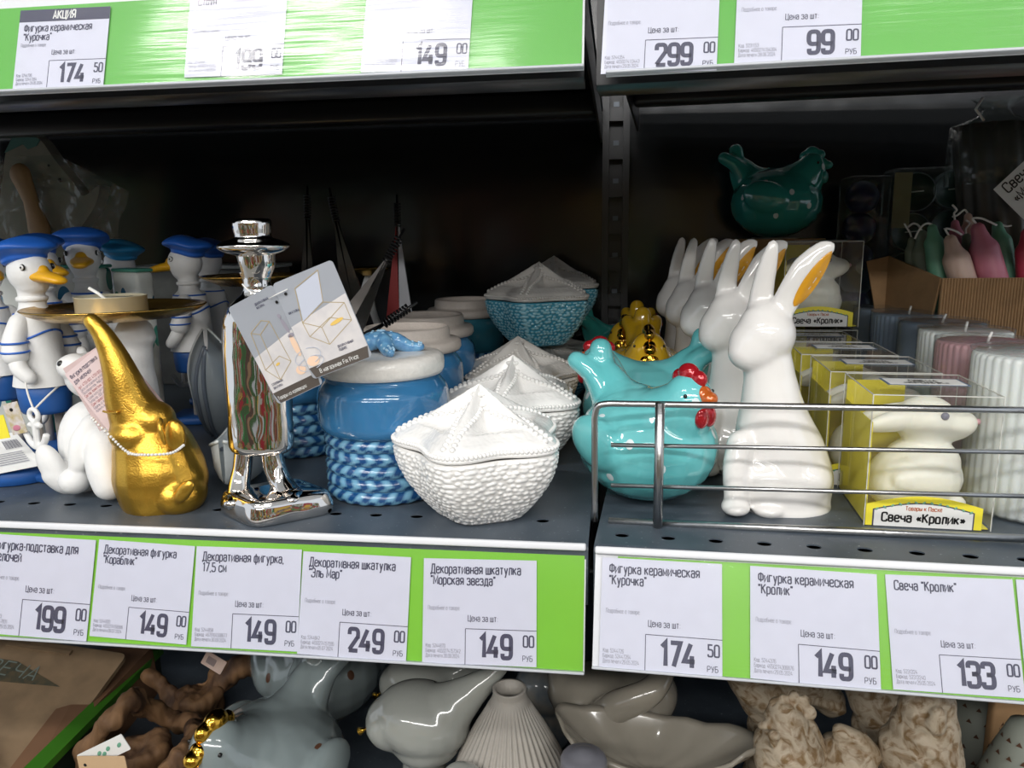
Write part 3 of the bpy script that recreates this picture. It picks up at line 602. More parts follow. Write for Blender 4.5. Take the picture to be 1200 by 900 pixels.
# ------------------------------------------------------------------ polar bear
f = Fig(105, 572, name='bear_figure', label='white seated polar bear figure behind the gold elephant', cat='figurine')
f.e(108, 520, 0.012, 36, 34, 52).e(112, 548, 0.010, 38, 34, 30).e(108, 440, 0.006, 30, 28, 28).e(88, 430, -0.002, 20, 18, 16).e(80, 428, -0.004, 12, 14, 11)
f.e(124, 416, 0.010, 7, 5, 7).e(96, 412, 0.02, 7, 5, 7)
f.e(60, 545, -0.014, 15, 11, 27, -22).c([(100, 560, 0), (80, 562, -.008), (66, 555, -.012)], [20, 17, 15])
f.e(88, 563, -0.020, 18, 18, 16).c([(110, 500, -.006), (95, 520, -.016), (92, 545, -.02)], [15, 12, 10])
f.c([(125, 520, -.01), (122, 545, -.022), (128, 568, -.026)], [22, 19, 17])
blob(f.mb, 'body', M_['duck_white'], f.t, 0.0011, 6)
mb = MB(); f.e(72.5, 427, -0.009, 5.5, 4.5, 5, mb=mb); mb.build('nose', M_['black'], f.t, True)
mb = MB(); f.e(102, 409 if False else 416, -0.0095, 2, 1.5, 2, mb=mb); mb.build('eye', M_['black'], f.t, True)
# pink folded tag
t = thing('product_tag', 'pink folded product tag between the bear and the elephant trunk', 'tag', f.o+f.p(130, 450, -0.017)*0)
def lp(px, py, y): return W(px, py, y)-t.location
yT = f.o.y-0.026
c_, w_, h_ = card('leaf', M_['tray'], t, [lp(74, 432, yT), lp(116, 405, yT-0.002), lp(126, 500, yT-0.002)], 0.0004)
c_, w_, h_ = card('leaf', mat('pink_card_front', (0.70, 0.56, 0.56), 0.5), t, [lp(76, 439, yT-0.003), lp(121, 402, yT-0.003), lp(132, 520, yT-0.003)], 0.0004)
text('Фигурка-подставка', 0.002, -0.005, 0.0036, M_['ink'], c_, 'lettering', 0.01, 0.7, z=0.0004)
text('для мелочей', 0.002, -0.0088, 0.0036, M_['ink'], c_, 'lettering', 0.01, 0.7, z=0.0004)
for k in range(9): text(['Арт. 4733-002, 4733-003, 4733-008', 'Дата изготовления указана на', 'Производитель: Фабрика керамики', 'Состав: полистоун, свеча', 'Страна изготовитель: Китай', 'Импортер: ООО «Торговля»', 'Срок годности не ограничен', 'Беречь от влаги и ударов', 'Хранить в сухом месте'][k], 0.002, -0.0125-0.0022*k, 0.0023, M_['red'] if k % 3 == 0 else M_['ink_soft'], c_, 'lettering', 0, 0.7, z=0.0004)
c_, w_, h_ = card('leaf', M_['tray'], t, [lp(150, 420, f.o.y-0.003), lp(202, 484, f.o.y-0.003), lp(140, 460, f.o.y-0.003)], 0.0004)

# ------------------------------------------------------------------ silver man figure
f = Fig(323, 597, name='gentleman_figure', label='mirror-silver gentleman figure in a brimmed hat on a square base', cat='figurine')
m = f.m
def zz(py, px=310): return f.p(px, py, 0).z
def xx(px, py): return f.p(px, py, 0).x
def axis_lathe(rows, sy, n=48, sq=0):
    """rows: (py, left px, right px); stacked ellipses following the leaning axis"""
    vs = []; fs = []
    for (py, l, r) in rows:
        c = f.p((l+r)/2, py, 0); rx = (r-l)/2*m
        for i in range(n):
            a = 2*math.pi*i/n; ca, sa = math.cos(a), math.sin(a)
            e_ = 2/(2+sq); vs.append((c.x+rx*abs(ca)**e_*(1 if ca > 0 else -1), rx*sy*abs(sa)**e_*(1 if sa > 0 else -1), c.z))
    k = len(rows)
    for j in range(k-1):
        for i in range(n): q = (i+1) % n; fs.append((j*n+i, j*n+q, (j+1)*n+q, (j+1)*n+i))
    fs.append(tuple(range(n))); fs.append(tuple((k-1)*n+i for i in range(n))[::-1])
    return MB().add(vs, fs)
def smooth_rows(rows, k=5):
    P3 = catmull([Vector(r) for r in rows], k); return [tuple(p) for p in P3]
body = axis_lathe(smooth_rows([(318, 281, 317), (332, 286, 316), (344, 284, 318), (352, 276, 326), (362, 268, 335), (378, 263, 341), (400, 262, 343), (440, 264, 342), (480, 267, 342), (515, 268, 344), (524, 270, 343), (529, 275, 338), (530, 285, 328)]), 0.62, sq=0.3)
body.build('body', M_['chrome'], f.t, True)
hat = axis_lathe(smooth_rows([(256, 281, 310), (257, 277, 314), (261, 274.5, 316), (268, 275, 316), (276, 277, 316), (279, 276, 318), (281, 270, 324), (284, 262, 332), (288, 258.5, 336), (292, 261, 334), (296, 268, 328), (299, 277, 320), (300, 279, 320)], 5), 0.98)
hat.build('hat', M_['chrome'], f.t, True)
head = axis_lathe(smooth_rows([(296, 279, 321), (302, 280, 321), (310, 282, 321), (318, 284, 319), (327, 286, 316), (336, 286, 317)]), 0.95)
head.build('head', M_['chrome'], f.t, True)
mb = MB(); f.mb = mb
for pts, rs in (([(286, 526, 0), (284, 548, -.001), (281, 566, -.004), (279, 584, -.008)], [11, 11, 12, 14]), ([(318, 526, 0), (322, 548, .0), (330, 566, -.002), (338, 580, -.006)], [13, 13, 13, 15])):
    f.c(pts, rs)
f.e(276, 586, -0.012, 14, 20, 9); f.e(343, 582, -0.010, 16, 20, 9)
blob(mb, 'trouser_leg', M_['chrome'], f.t, 0.0008, 6)
# square base with soft pillow edges
Fc, Rc, Lc_ = G(297, 622), G(399, 601), G(252, 600); Bc = Lc_+Rc-Fc; cen = (Lc_+Rc)/2; ea = (Rc-Fc)/2; eb = (Lc_-Fc)/2
vs = []; fs = []; n = 96; lev = [(0.90, 0.0), (0.96, 0.0006), (0.995, 0.0028), (1.0, 0.0055), (0.975, 0.0088), (0.93, 0.0125), (0.85, 0.0145), (0.6, 0.0155), (0.3, 0.0160), (0.01, 0.0160)]
lev = [(p_.x, p_.y) for p_ in catmull([Vector((a, b, 0)) for a, b in lev], 3)]
for s_, z_ in lev:
    for i in range(n):
        a = 2*math.pi*i/n; ca, sa = math.cos(a), math.sin(a); k = 1/((abs(ca)**6+abs(sa)**6)**(1/6)); v = cen-f.o+ea*(ca*k*s_)+eb*(sa*k*s_); vs.append((v.x, v.y, z_))
for j in range(len(lev)-1):
    for i in range(n): q = (i+1) % n; fs.append((j*n+i, j*n+q, (j+1)*n+q, (j+1)*n+i))
fs.append(tuple(range(n))[::-1]); fs.append(tuple((len(lev)-1)*n+i for i in range(n)))
MB().add(vs, fs).build('base', M_['chrome'], f.t, True)
mb = MB(); mb.tube(catmull([f.p(284, 333, -0.0165), f.p(292, 341, -0.019), f.p(304, 347, -0.019), f.p(316, 345, -0.018)], 6), 0.00045, 6); mb.build('tag_string', M_['cord'], f.t, True)

# folded advertising card hung on it
t = thing('folded_card_tag', 'folded grey card with glass boxes pictured, hanging on the silver figure', 'tag', W(345, 385, f.o.y-0.022))
yc = f.o.y-0.0245
sky = mat('card_grey_blue', (0.33, 0.35, 0.39), 0.35, var=0.08, vscale=30); marble = mat('card_marble', (0.66, 0.63, 0.62), 0.35, col2=(0.56, 0.54, 0.55), vscale=90); band = mat('card_band', (0.085, 0.07, 0.06), 0.4); wire = mat('card_wire_print', (0.42, 0.33, 0.18), 0.5); glassp = mat('card_glass_print', (0.50, 0.53, 0.62), 0.4); wax = mat('card_candle_print', (0.82, 0.58, 0.42), 0.5)
def lp(px, py, dy): return W(px, py, yc+dy)-t.location
def line(parent, a, b, wd, m, z=0.0004, name='print_line'):
    a = Vector(a); b = Vector(b); d = (b-a).normalized(); n = Vector((-d.y, d.x))*wd/2
    return [(a.x+n.x, a.y+n.y, z), (a.x-n.x, a.y-n.y, z), (b.x-n.x, b.y-n.y, z), (b.x+n.x, b.y+n.y, z)]
def lines(parent, segs, wd, m, name='picture', z=0.0004):
    mb = MB()
    for a, b in segs: mb.add(line(parent, a, b, wd, m, z), [(0, 1, 2, 3)])
    return mb.build(name, m, parent)
def leaf(corn, rad):
    return card('leaf', sky, t, corn, 0.0004, rad)
LA, wa, ha = leaf([lp(267, 361, 0.002), lp(319, 333, -0.002), lp(333, 471, 0.002)], 0.0022)
LB, wb, hb = leaf([lp(319, 333, -0.002), lp(389, 304, 0.0005), lp(377, 441, -0.002)], 0.0022)
for Lf, w_, h_, hz, hz2 in ((LA, wa, ha, 0.52, 0.43), (LB, wb, hb, 0.45, 0.34)):
    MB().add([(0.0003, -h_*hz, 0.0003), (0.0003, -h_*0.885, 0.0003), (w_-0.0003, -h_*0.885, 0.0003), (w_-0.0003, -h_*hz2, 0.0003)], [(0, 1, 2, 3)]).build('marble_picture', marble, Lf)
    MB().add([(0.0003, -h_*0.885, 0.0003), (0.002, -h_+0.0003, 0.0003), (w_-0.002, -h_+0.0003, 0.0003), (w_-0.0003, -h_*0.885, 0.0003)], [(0, 1, 2, 3)]).build('dark_band', band, Lf)
W1 = wa; H1 = ha
def prism(Lf, pts, m, wd=0.0004): lines(Lf, [(Vector(a), Vector(b)) for a, b in pts], wd, m, 'picture')
def q1(u, v): return (wa*u, -ha*v)
def q2(u, v): return (wb*u, -hb*v)
prism(LA, [(q1(.18, .30), q1(.48, .24)), (q1(.48, .24), q1(.62, .28)), (q1(.62, .28), q1(.34, .35)), (q1(.34, .35), q1(.18, .30)), (q1(.18, .30), q1(.10, .66)), (q1(.34, .35), q1(.28, .80)), (q1(.62, .28), q1(.64, .69)), (q1(.10, .66), q1(.28, .80)), (q1(.28, .80), q1(.64, .69)), (q1(.64, .69), q1(.48, .60)), (q1(.10, .66), q1(.48, .60))], wire)
prism(LB, [(q2(.20, .45), q2(.62, .34)), (q2(.62, .34), q2(.92, .42)), (q2(.92, .42), q2(.45, .56)), (q2(.45, .56), q2(.20, .45)), (q2(.20, .45), q2(.22, .60)), (q2(.45, .56), q2(.46, .74)), (q2(.92, .42), q2(.92, .60)), (q2(.22, .60), q2(.46, .74)), (q2(.46, .74), q2(.92, .60)), (q2(.22, .60), q2(.62, .50)), (q2(.62, .50), q2(.92, .60)), (q2(.20, .45), q2(.30, .12)), (q2(.30, .12), q2(.74, .04)), (q2(.74, .04), q2(.62, .34))], wire)
MB().add([(*q2(.22, .44), .00035), (*q2(.31, .13), .00035), (*q2(.73, .05), .00035), (*q2(.62, .33), .00035)], [(0, 1, 2, 3)]).build('picture', glassp, LB)
mb = MB()
for k in range(26):
    a = 2*math.pi*k/26; b = 2*math.pi*(k+1)/26
    for rr, off in ((1, 0), (0.8, -0.004)):
        mb.add(line(None, (wa*.98+.0085*math.cos(a), -ha*.72+off+.0045*math.sin(a)*rr), (wa*.98+.0085*math.cos(b), -ha*.72+off+.0045*math.sin(b)*rr), .0004, None, 0.0006), [(0, 1, 2, 3)])
mb.build('picture', glassp, LA)
def blobp(Lf, cx, cy, rx, ry, m, rot=0, z=0.0005):
    n = 18; vs = [(cx+rx*math.cos(2*math.pi*i/n)*math.cos(rot)-ry*math.sin(2*math.pi*i/n)*math.sin(rot), cy+rx*math.cos(2*math.pi*i/n)*math.sin(rot)+ry*math.sin(2*math.pi*i/n)*math.cos(rot), z) for i in range(n)]
    return MB().add(vs, [tuple(range(n))]).build('picture', m, Lf)
blobp(LA, wa*.86, -ha*.58, .0018, .0065, wax); blobp(LA, wa*.74, -ha*.80, .0032, .0026, wax); blobp(LB, wb*.12, -hb*.83, .0036, .0028, wax)
silver = mat('card_figure_print', (0.30, 0.28, 0.33), 0.4)
blobp(LA, wa*.84, -ha*.28, .0010, .0014, silver); blobp(LA, wa*.86, -ha*.38, .0012, .0045, silver, 0.1); blobp(LA, wa*.88, -ha*.48, .0022, .0012, silver)
gpr = mat('card_gold_print', (0.75, 0.50, 0.12), 0.4); blobp(LB, wb*.70, -hb*.56, .0042, .0011, gpr, 0.15); blobp(LA, wa*.38, -ha*.66, .0016, .0007, gpr, 0.2)
plate = mat('card_label_print', (0.30, 0.27, 0.26), 0.5)
for (Lf, x, y, s) in ((LA, wa*.52, -ha*.10, 'ДЕКОРАТИВНАЯ'), (LA, wa*.52, -ha*.135, 'ФИГУРКА'), (LB, wb*.06, -hb*.33, 'ШКАТУЛКА'), (LB, wb*.56, -hb*.80, 'ДЕКОРАТИВНЫЙ'), (LB, wb*.56, -hb*.835, 'ПОДНОС'), (LA, wa*.08, -ha*.855 if False else -ha*.82, 'СТЕКЛЯННАЯ'), (LA, wa*.08, -ha*.855, 'ШКАТУЛКА')):
    text(s, x, y, 0.0017, M_['ink'], Lf, 'lettering', 0.02, 0.75, z=0.0006)
text('Товары из коллекции', 0.002, -ha*0.965, 0.0028, M_['paper_w'], LA, 'lettering', 0.01, 0.72, z=0.0006)
text('В магазинах Fix Price', 0.0055, -hb*0.965, 0.0032, M_['paper_w'], LB, 'lettering', 0.01, 0.72, z=0.0006)
blobp(LA, wa*.93, -ha*.16, .0009, .0009, M_['black'], z=.0007); blobp(LB, wb*.14, -hb*.135, .0009, .0009, M_['black'], z=.0007)
mb = MB(); mb.tube([lp(315, 350, -0.0035), lp(326, 344, -0.0045), lp(337, 339, -0.0035)], 0.0003, 6); mb.build('string', M_['cord'], t, True)

# ------------------------------------------------------------------ blue jars
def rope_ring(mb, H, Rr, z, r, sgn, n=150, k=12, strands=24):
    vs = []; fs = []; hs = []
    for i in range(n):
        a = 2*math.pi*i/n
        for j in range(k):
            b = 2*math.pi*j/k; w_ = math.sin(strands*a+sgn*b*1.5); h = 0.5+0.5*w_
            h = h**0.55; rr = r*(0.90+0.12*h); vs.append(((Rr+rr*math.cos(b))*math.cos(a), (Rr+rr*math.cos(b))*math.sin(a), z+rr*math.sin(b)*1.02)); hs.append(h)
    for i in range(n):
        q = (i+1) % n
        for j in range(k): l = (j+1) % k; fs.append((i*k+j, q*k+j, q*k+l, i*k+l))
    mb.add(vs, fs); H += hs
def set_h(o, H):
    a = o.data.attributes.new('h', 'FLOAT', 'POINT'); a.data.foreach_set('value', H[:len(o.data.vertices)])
def make_jar(label, mt, star=True, group=None):
    t = thing('rope_jar', label, 'jar', (0, 0, 0), 0, group)
    prof = [(0.030, 0.001), (0.034, 0.0), (0.0365, 0.002), (0.037, 0.005), (0.0365, 0.040), (0.0395, 0.043), (0.0418, 0.047), (0.0425, 0.052), (0.0425, 0.062), (0.0415, 0.069), (0.0385, 0.0735), (0.0368, 0.0755), (0.0365, 0.079), (0.0345, 0.0792), (0.034, 0.07), (0.001, 0.068)]
    P2 = [(p.x, p.y) for p in catmull([Vector((a, b, 0)) for a, b in prof[:12]], 3)]+prof[12:]
    MB().lathe(P2, 64).build('body', mt, t, True)
    for i in range(5):
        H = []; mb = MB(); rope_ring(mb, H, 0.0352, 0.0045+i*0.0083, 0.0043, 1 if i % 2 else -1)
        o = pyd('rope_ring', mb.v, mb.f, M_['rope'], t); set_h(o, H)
    return t
def lid(t, cream=False):
    if not cream:
        prof = [(0.001, 0.0775), (0.033, 0.0775), (0.0385, 0.0785), (0.0398, 0.081), (0.0402, 0.085), (0.0398, 0.0885), (0.038, 0.0905), (0.034, 0.0915), (0.02, 0.0918), (0.001, 0.0918)]
        return MB().lathe(prof, 64).build('lid', M_['lid_white'], t, True)
    prof = [(0.001, 0.0775), (0.034, 0.0775), (0.040, 0.0785), (0.0415, 0.081), (0.0412, 0.085), (0.0395, 0.0870), (0.0335, 0.0875), (0.0330, 0.0895), (0.0325, 0.0955), (0.0312, 0.0970), (0.0298, 0.0958), (0.0292, 0.0915), (0.001, 0.0910)]
    return MB().lathe(prof, 64).build('lid', M_['lid_cream'], t, True)
j0 = make_jar('blue glazed jar with rope rings and pale blue starfish on its white lid', M_['jar_blue'], group=None)
g_ = G(430, 592); j0.location = (g_.x+0.0035, g_.y+0.034, 0)
ld = lid(j0)
# starfish handle
mb = MB(); bd = MB(); z0 = 0.0925
for k in range(5):
    a = R(12+72*k); d = Vector((math.cos(a), math.sin(a), 0)); L_ = 0.0255
    pts = [Vector((0, 0, z0+0.007)), d*L_*0.35+Vector((0, 0, z0+0.006)), d*L_*0.7+Vector((0, 0, z0+0.002)), d*L_+Vector((0, 0, z0+0.0018))]
    chain(mb, pts, [0.0062, 0.0056, 0.0042, 0.0026])
    for q in range(7):
        p = catmull(pts, 4)[min(12, 1+q*2)]; n_ = Vector((-d.y, d.x, 0)); r = 0.0056-0.0005*q
        for sgn in (-1, 0, 1): bd.ell(p+n_*sgn*r*0.75+Vector((0, 0, r*(0.95 if sgn == 0 else 0.62))), 0.0015-0.0001*q, n=8, m=6)
blob(mb, 'starfish_handle', M_['coral_blue'], ld, 0.0011, 4)
bd.build('bead', mat('pale_blue_beads', (0.36, 0.58, 0.76), 0.14, coat=0.5), ld, True)['kind'] = 'stuff'
def jar_copy(px, py, y, label, mt, cream=True, sc=1.0, tilt=0, leg=True):
    t = make_jar(label, mt); lid(t, cream)
    top = 0.0972 if cream else 0.092
    p = W(px, py, y); t.location = (p.x, y, 0); return t
jar_copy(352, 480, 0.168, 'dull blue rope jar mostly hidden behind the silver figure', M_['jar_blue'], False)
j = jar_copy(477, 395, 0.170, 'blue rope jar with cream rimmed lid, first behind the starfish-lidded jar', M_['jar_blue'])
jar_copy(500, 384, 0.258, 'blue rope jar with cream rimmed lid, second behind the starfish-lidded jar', M_['jar_blue'])
jar_copy(545, 358, 0.420, 'teal jar with cream rimmed lid, farthest back beside the stacked star boxes', mat('teal_jar_glaze', (0.03, 0.16, 0.22), 0.12, coat=0.5))

# ------------------------------------------------------------------ star boxes
def starR(a, k): return 1-k*(1-math.cos(5*a))/2
def bump_field(u, v, nu, nv, seed=3):
    """staggered jittered knobs; u in turns, v in 0..1"""
    best = 0
    jv = int(v*nv)
    for dj in (-1, 0, 1):
        j = jv+dj
        if j < 0 or j >= nv: continue
        off = 0.5*(j % 2); iu = int(math.floor(u*nu-off))
        for di in (-1, 0, 1):
            i = (iu+di) % nu; rnd = math.sin(i*12.9898+j*78.233+seed)*43758.5453; rnd -= math.floor(rnd); r2 = math.sin(i*39.3+j*11.1+seed)*24634.6; r2 -= math.floor(r2)
            cu = iu+di+off+0.5+(rnd-0.5)*0.55; cv = j+0.5+(r2-0.5)*0.6
            d2 = ((u*nu-cu))**2+((v*nv-cv))**2; rr = 0.36+0.16*r2
            h = 1-d2/(rr*rr)
            if h > best: best = h
    return math.sqrt(best) if best > 0 else 0
def star_box_meshes():
    # bowl
    NU, NV = 400, 84; Rm = 0.0515; Hb = 0.043
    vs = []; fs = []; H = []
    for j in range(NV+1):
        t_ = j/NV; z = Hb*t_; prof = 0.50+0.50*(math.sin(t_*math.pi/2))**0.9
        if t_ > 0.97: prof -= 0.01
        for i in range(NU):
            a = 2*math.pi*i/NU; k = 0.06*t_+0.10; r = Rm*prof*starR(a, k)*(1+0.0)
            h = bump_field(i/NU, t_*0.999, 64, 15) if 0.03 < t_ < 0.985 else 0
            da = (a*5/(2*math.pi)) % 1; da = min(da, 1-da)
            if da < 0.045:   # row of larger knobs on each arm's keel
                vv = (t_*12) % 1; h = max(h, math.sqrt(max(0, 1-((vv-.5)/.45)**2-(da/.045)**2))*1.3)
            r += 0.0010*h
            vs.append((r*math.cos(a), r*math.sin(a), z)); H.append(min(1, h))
    for j in range(NV):
        for i in range(NU): k = (i+1) % NU; fs.append((j*NU+i, j*NU+k, (j+1)*NU+k, (j+1)*NU+i))
    fs.append(tuple(range(NU))[::-1])
    n0 = len(vs)
    for (sc_, z) in ((0.93, Hb), (0.40, 0.006), (0.1, 0.005)):
        for i in range(NU): a = 2*math.pi*i/NU; r = Rm*sc_*starR(a, 0.16); vs.append((r*math.cos(a), r*math.sin(a), z)); H.append(0)
    last = NV*NU
    for b0, b1 in ((last, n0), (n0, n0+NU), (n0+NU, n0+2*NU)):
        for i in range(NU): k = (i+1) % NU; fs.append((b0+i, b0+k, b1+k, b1+i))
    bowl = (vs, fs, H)
    # lid
    NU, NV = 300, 56; vs = []; fs = []; Rl = 0.0530; HL = 0.029; H = []
    def top(t_, a):
        c = (1+math.cos(5*a))/2
        arm = 0.0060+HL*(1-t_)**1.12*(1)
        val = arm-0.0100*(1-c)**0.75*math.sin(min(1, t_*1.35)*math.pi)**0.9
        return val
    for j in range(NV+1):
        t_ = j/NV
        for i in range(NU):
            a = 2*math.pi*i/NU; r = Rl*starR(a, 0.21)*t_; z = top(t_, a)
            if t_ > 0.9: z -= 0.0040*((t_-0.9)/0.1)**2.2
            n_ = bump_field(i/NU, t_*.999, 90, 22, 8)*0.00035*(t_ > 0.08) if True else 0
            vs.append((r*math.cos(a), r*math.sin(a), z+n_)); H.append(0)
    for j in range(NV):
        for i in range(NU): k = (i+1) % NU; fs.append((j*NU+i, (j+1)*NU+i, (j+1)*NU+k, j*NU+k))
    n0 = len(vs)
    for (sc_, z) in ((1.0, 0.0012), (0.975, 0.0002), (0.93, 0.0), (0.2, 0.0)):
        for i in range(NU): a = 2*math.pi*i/NU; r = Rl*sc_*starR(a, 0.21); vs.append((r*math.cos(a), r*math.sin(a), z))
    b = NV*NU
    for b0, b1 in ((b, n0), (n0, n0+NU), (n0+NU, n0+2*NU), (n0+2*NU, n0+3*NU)):
        for i in range(NU): k = (i+1) % NU; fs.append((b0+i, b1+i, b1+k, b0+k))
    fs.append(tuple(n0+3*NU+i for i in range(NU))[::-1])
    # bead rows
    mb = MB()
    for k in range(5):
        a0 = 2*math.pi*k/5
        for side in (-1, 1):
            for q in range(15):
                s = 0.05+q*0.062; off = side*(0.0026+0.004*math.sin(min(1, s*1.4)*math.pi)*0.5)
                x = Rl*s; a = math.atan2(off, max(x, 1e-4)); rr = math.hypot(x, off); t_ = rr/(Rl*starR(a, 0.21))
                if t_ > 0.97: continue
                z = top(t_, a)-(0.0040*((t_-0.9)/0.1)**2.2 if t_ > 0.9 else 0)
                mb.ell((rr*math.cos(a+a0), rr*math.sin(a+a0), z+0.0002), (0.0018, 0.0018, 0.0016), n=10, m=7)
        # knobs along the arm edges
        for q in range(26):
            a = a0+(q-12.5)/26*2*math.pi/5; r = Rl*starR(a, 0.21)*0.985; mb.ell((r*math.cos(a), r*math.sin(a), 0.0036), (0.0014, 0.0014, 0.0015), n=8, m=6)
    k = len(vs); vs += [tuple(v) for v in mb.v]; fs += [tuple(i+k for i in f_) for f_ in mb.f]
    return bowl, (vs, fs)
SB, SL = star_box_meshes()
me_b = bpy.data.meshes.new('bowl'); me_b.from_pydata(SB[0], [], SB[1]); a_ = me_b.attributes.new('h', 'FLOAT', 'POINT'); a_.data.foreach_set('value', SB[2]+[0]*(len(me_b.vertices)-len(SB[2])))
me_l = bpy.data.meshes.new('lid'); me_l.from_pydata(SL[0], [], SL[1])
for me in (me_b, me_l): me.polygons.foreach_set('use_smooth', [True]*len(me.polygons)); me.materials.append(None)
def star_box(loc, rz, label, mbowl, mlid, s=1.0, flip=False, lid_on=True, group=None, tilt=0):
    t = thing('star_box', label, 'box', loc, rz, group, s)
    b = bpy.data.objects.new('bowl', me_b); COL.objects.link(b); b.parent = t; b.material_slots[0].link = 'OBJECT'; b.material_slots[0].material = mbowl
    if flip: b.rotation_euler = (math.pi, 0, 0); b.location.z = 0.0445
    if lid_on:
        l = bpy.data.objects.new('lid', me_l); COL.objects.link(l); l.parent = t; l.material_slots[0].link = 'OBJECT'; l.material_slots[0].material = mlid
        l.location.z = 0.0436 if not flip else 0.0448; l.rotation_euler = (R(tilt), 0, 0)
    return t
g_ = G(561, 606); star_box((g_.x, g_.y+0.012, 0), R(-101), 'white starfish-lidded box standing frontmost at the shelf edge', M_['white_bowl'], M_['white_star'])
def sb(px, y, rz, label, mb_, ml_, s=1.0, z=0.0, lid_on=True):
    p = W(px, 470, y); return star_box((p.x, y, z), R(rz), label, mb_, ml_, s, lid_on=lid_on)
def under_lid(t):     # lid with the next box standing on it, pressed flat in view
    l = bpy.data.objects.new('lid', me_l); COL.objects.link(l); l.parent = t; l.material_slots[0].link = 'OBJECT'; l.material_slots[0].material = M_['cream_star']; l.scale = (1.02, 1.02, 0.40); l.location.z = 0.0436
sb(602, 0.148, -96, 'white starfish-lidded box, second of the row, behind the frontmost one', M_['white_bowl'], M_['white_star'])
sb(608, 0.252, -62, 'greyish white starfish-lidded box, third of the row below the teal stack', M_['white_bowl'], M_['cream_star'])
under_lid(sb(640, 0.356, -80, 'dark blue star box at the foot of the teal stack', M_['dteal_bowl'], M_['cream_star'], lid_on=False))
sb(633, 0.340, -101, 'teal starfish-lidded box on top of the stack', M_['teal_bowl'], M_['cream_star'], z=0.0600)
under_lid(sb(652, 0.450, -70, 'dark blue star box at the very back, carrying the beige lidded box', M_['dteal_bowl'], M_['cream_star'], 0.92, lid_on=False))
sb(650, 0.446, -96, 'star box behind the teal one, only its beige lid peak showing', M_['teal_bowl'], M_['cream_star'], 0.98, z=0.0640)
# ================================================================== hens
def make_hen(label, body_m, comb_m, beak_m, wat_m, spot_m, group=None, lean=1.0):
    t = thing('hen_figure', label, 'figurine', (0, 0, 0), 0, group)
    mb = MB()
    mb.ell((0, 0, 0.033), (0.044, 0.040, 0.034)); mb.ell((0, 0, 0.018), (0.034, 0.032, 0.018)); mb.ell((0.012, 0, 0.046), (0.028, 0.028, 0.022))
    chain(mb, [(0.008, 0, 0.038), (0.020, 0, 0.050), (0.029, 0, 0.060), (0.031, 0, 0.066)], [0.030, 0.0215, 0.0160, 0.0135])
    chain(mb, [(-0.010, 0, 0.040), (-0.025, 0, 0.053), (-0.036, 0, 0.068)], [0.028, 0.018, 0.011], flat=(1, 0.8, 1))
    for dy, dx, dz, r in ((0, -0.041, 0.085, 0.0085), (0.010, -0.050, 0.078, 0.0072), (-0.010, -0.050, 0.078, 0.0072)):
        chain(mb, [(-0.028, dy*0.3, 0.055), (-0.038, dy*0.8, 0.070), (dx, dy*1.2, dz)], [0.012, r, r*0.85])
    for s in (-1, 1): mb.ell((-0.004, 0.036*s, 0.038), (0.022, 0.008, 0.015), (0, R(18), 0))
    b = blob(mb, 'body', body_m, t, 0.0013, 8)
    mb = MB()
    for x, z, r in ((0.025, 0.0765, 0.0050), (0.031, 0.0790, 0.0064), (0.038, 0.0770, 0.0050)): mb.ell((x, 0, z), (r*1.1, r*0.80, r))
    blob(mb, 'comb', comb_m, t, 0.0008, 5)
    mb = MB(); mb.ell((0.0455, 0, 0.0672), (0.0052, 0.0048, 0.0042)); mb.ell((0.042, 0, 0.069), (0.004, 0.0052, 0.005)); blob(mb, 'beak', beak_m, t, 0.0008, 4)
    mb = MB()
    for s in (-1, 1): mb.ell((0.0435, 0.0034*s, 0.0565), (0.0036, 0.0044, 0.0062), (0, 0, 0))
    mb.ell((0.0425, 0, 0.061), (0.003, 0.004, 0.003)); blob(mb, 'wattle', wat_m, t, 0.0008, 4)
    for s in (-1, 1): MB().ell((0.0385, 0.0112*s, 0.0690), (0.0012, 0.0010, 0.0012), n=10, m=8).build('eye', M_['black'], t, True)
    # painted dots lying on the glaze
    if spot_m:
        from mathutils.bvhtree import BVHTree
        bv = BVHTree.FromPolygons([v.co for v in b.data.vertices], [tuple(p.vertices) for p in b.data.polygons])
        for az, el in ((-60, 10), (-100, 30), (-35, -8), (20, 12), (-130, 5), (-80, -22), (60, 15), (100, 28), (140, 5), (-10, 35)):
            d = Vector((math.cos(R(az))*math.cos(R(el)), math.sin(R(az))*math.cos(R(el)), math.sin(R(el)))); hit = bv.ray_cast(Vector((0, 0, 0.035))+d*0.2, -d)
            if hit[0] is None: continue
            n_ = hit[1]; q = n_.to_track_quat('Z', 'Y').to_matrix(); mb = MB(); n = 14; vs = [hit[0]+n_*0.0005]+[hit[0]+q @ Vector((0.0024*math.cos(2*math.pi*i/n), 0.0030*math.sin(2*math.pi*i/n), 0.0001)) for i in range(n)]
            mb.add(vs, [(0, 1+i, 1+(i+1) % n) for i in range(n)]); mb.build('spot', spot_m, t, True)
    return t
def place(t, px, py, y, rz, z=0.0, s=1.0):
    p = W(px, py, y); t.location = (p.x, y, z); t.rotation_euler = (0, 0, R(rz)); t.scale = (s, s, s); return t
hA = make_hen('turquoise ceramic hen with red comb standing in front behind the wire fence', M_['hen_teal'], M_['red'], M_['orange'], M_['red'], M_['spot_white'])
place(hA, 757, 560, 0.075, -46, s=1.05)
def recolor(t, mp):
    for c in t.children:
        k = c.name.split('.')[0]
        if k in mp:
            c.material_slots[0].link = 'OBJECT'; c.material_slots[0].material = mp[k]
    return t
def hen_copy(label, mp): t = copy_tree(hA); t['label'] = label; return recolor(t, mp)
hB = hen_copy('turquoise hen facing left behind the front hen, its darker three-lobed tail raised', {}); place(hB, 752, 500, 0.176, 176, s=1.04)
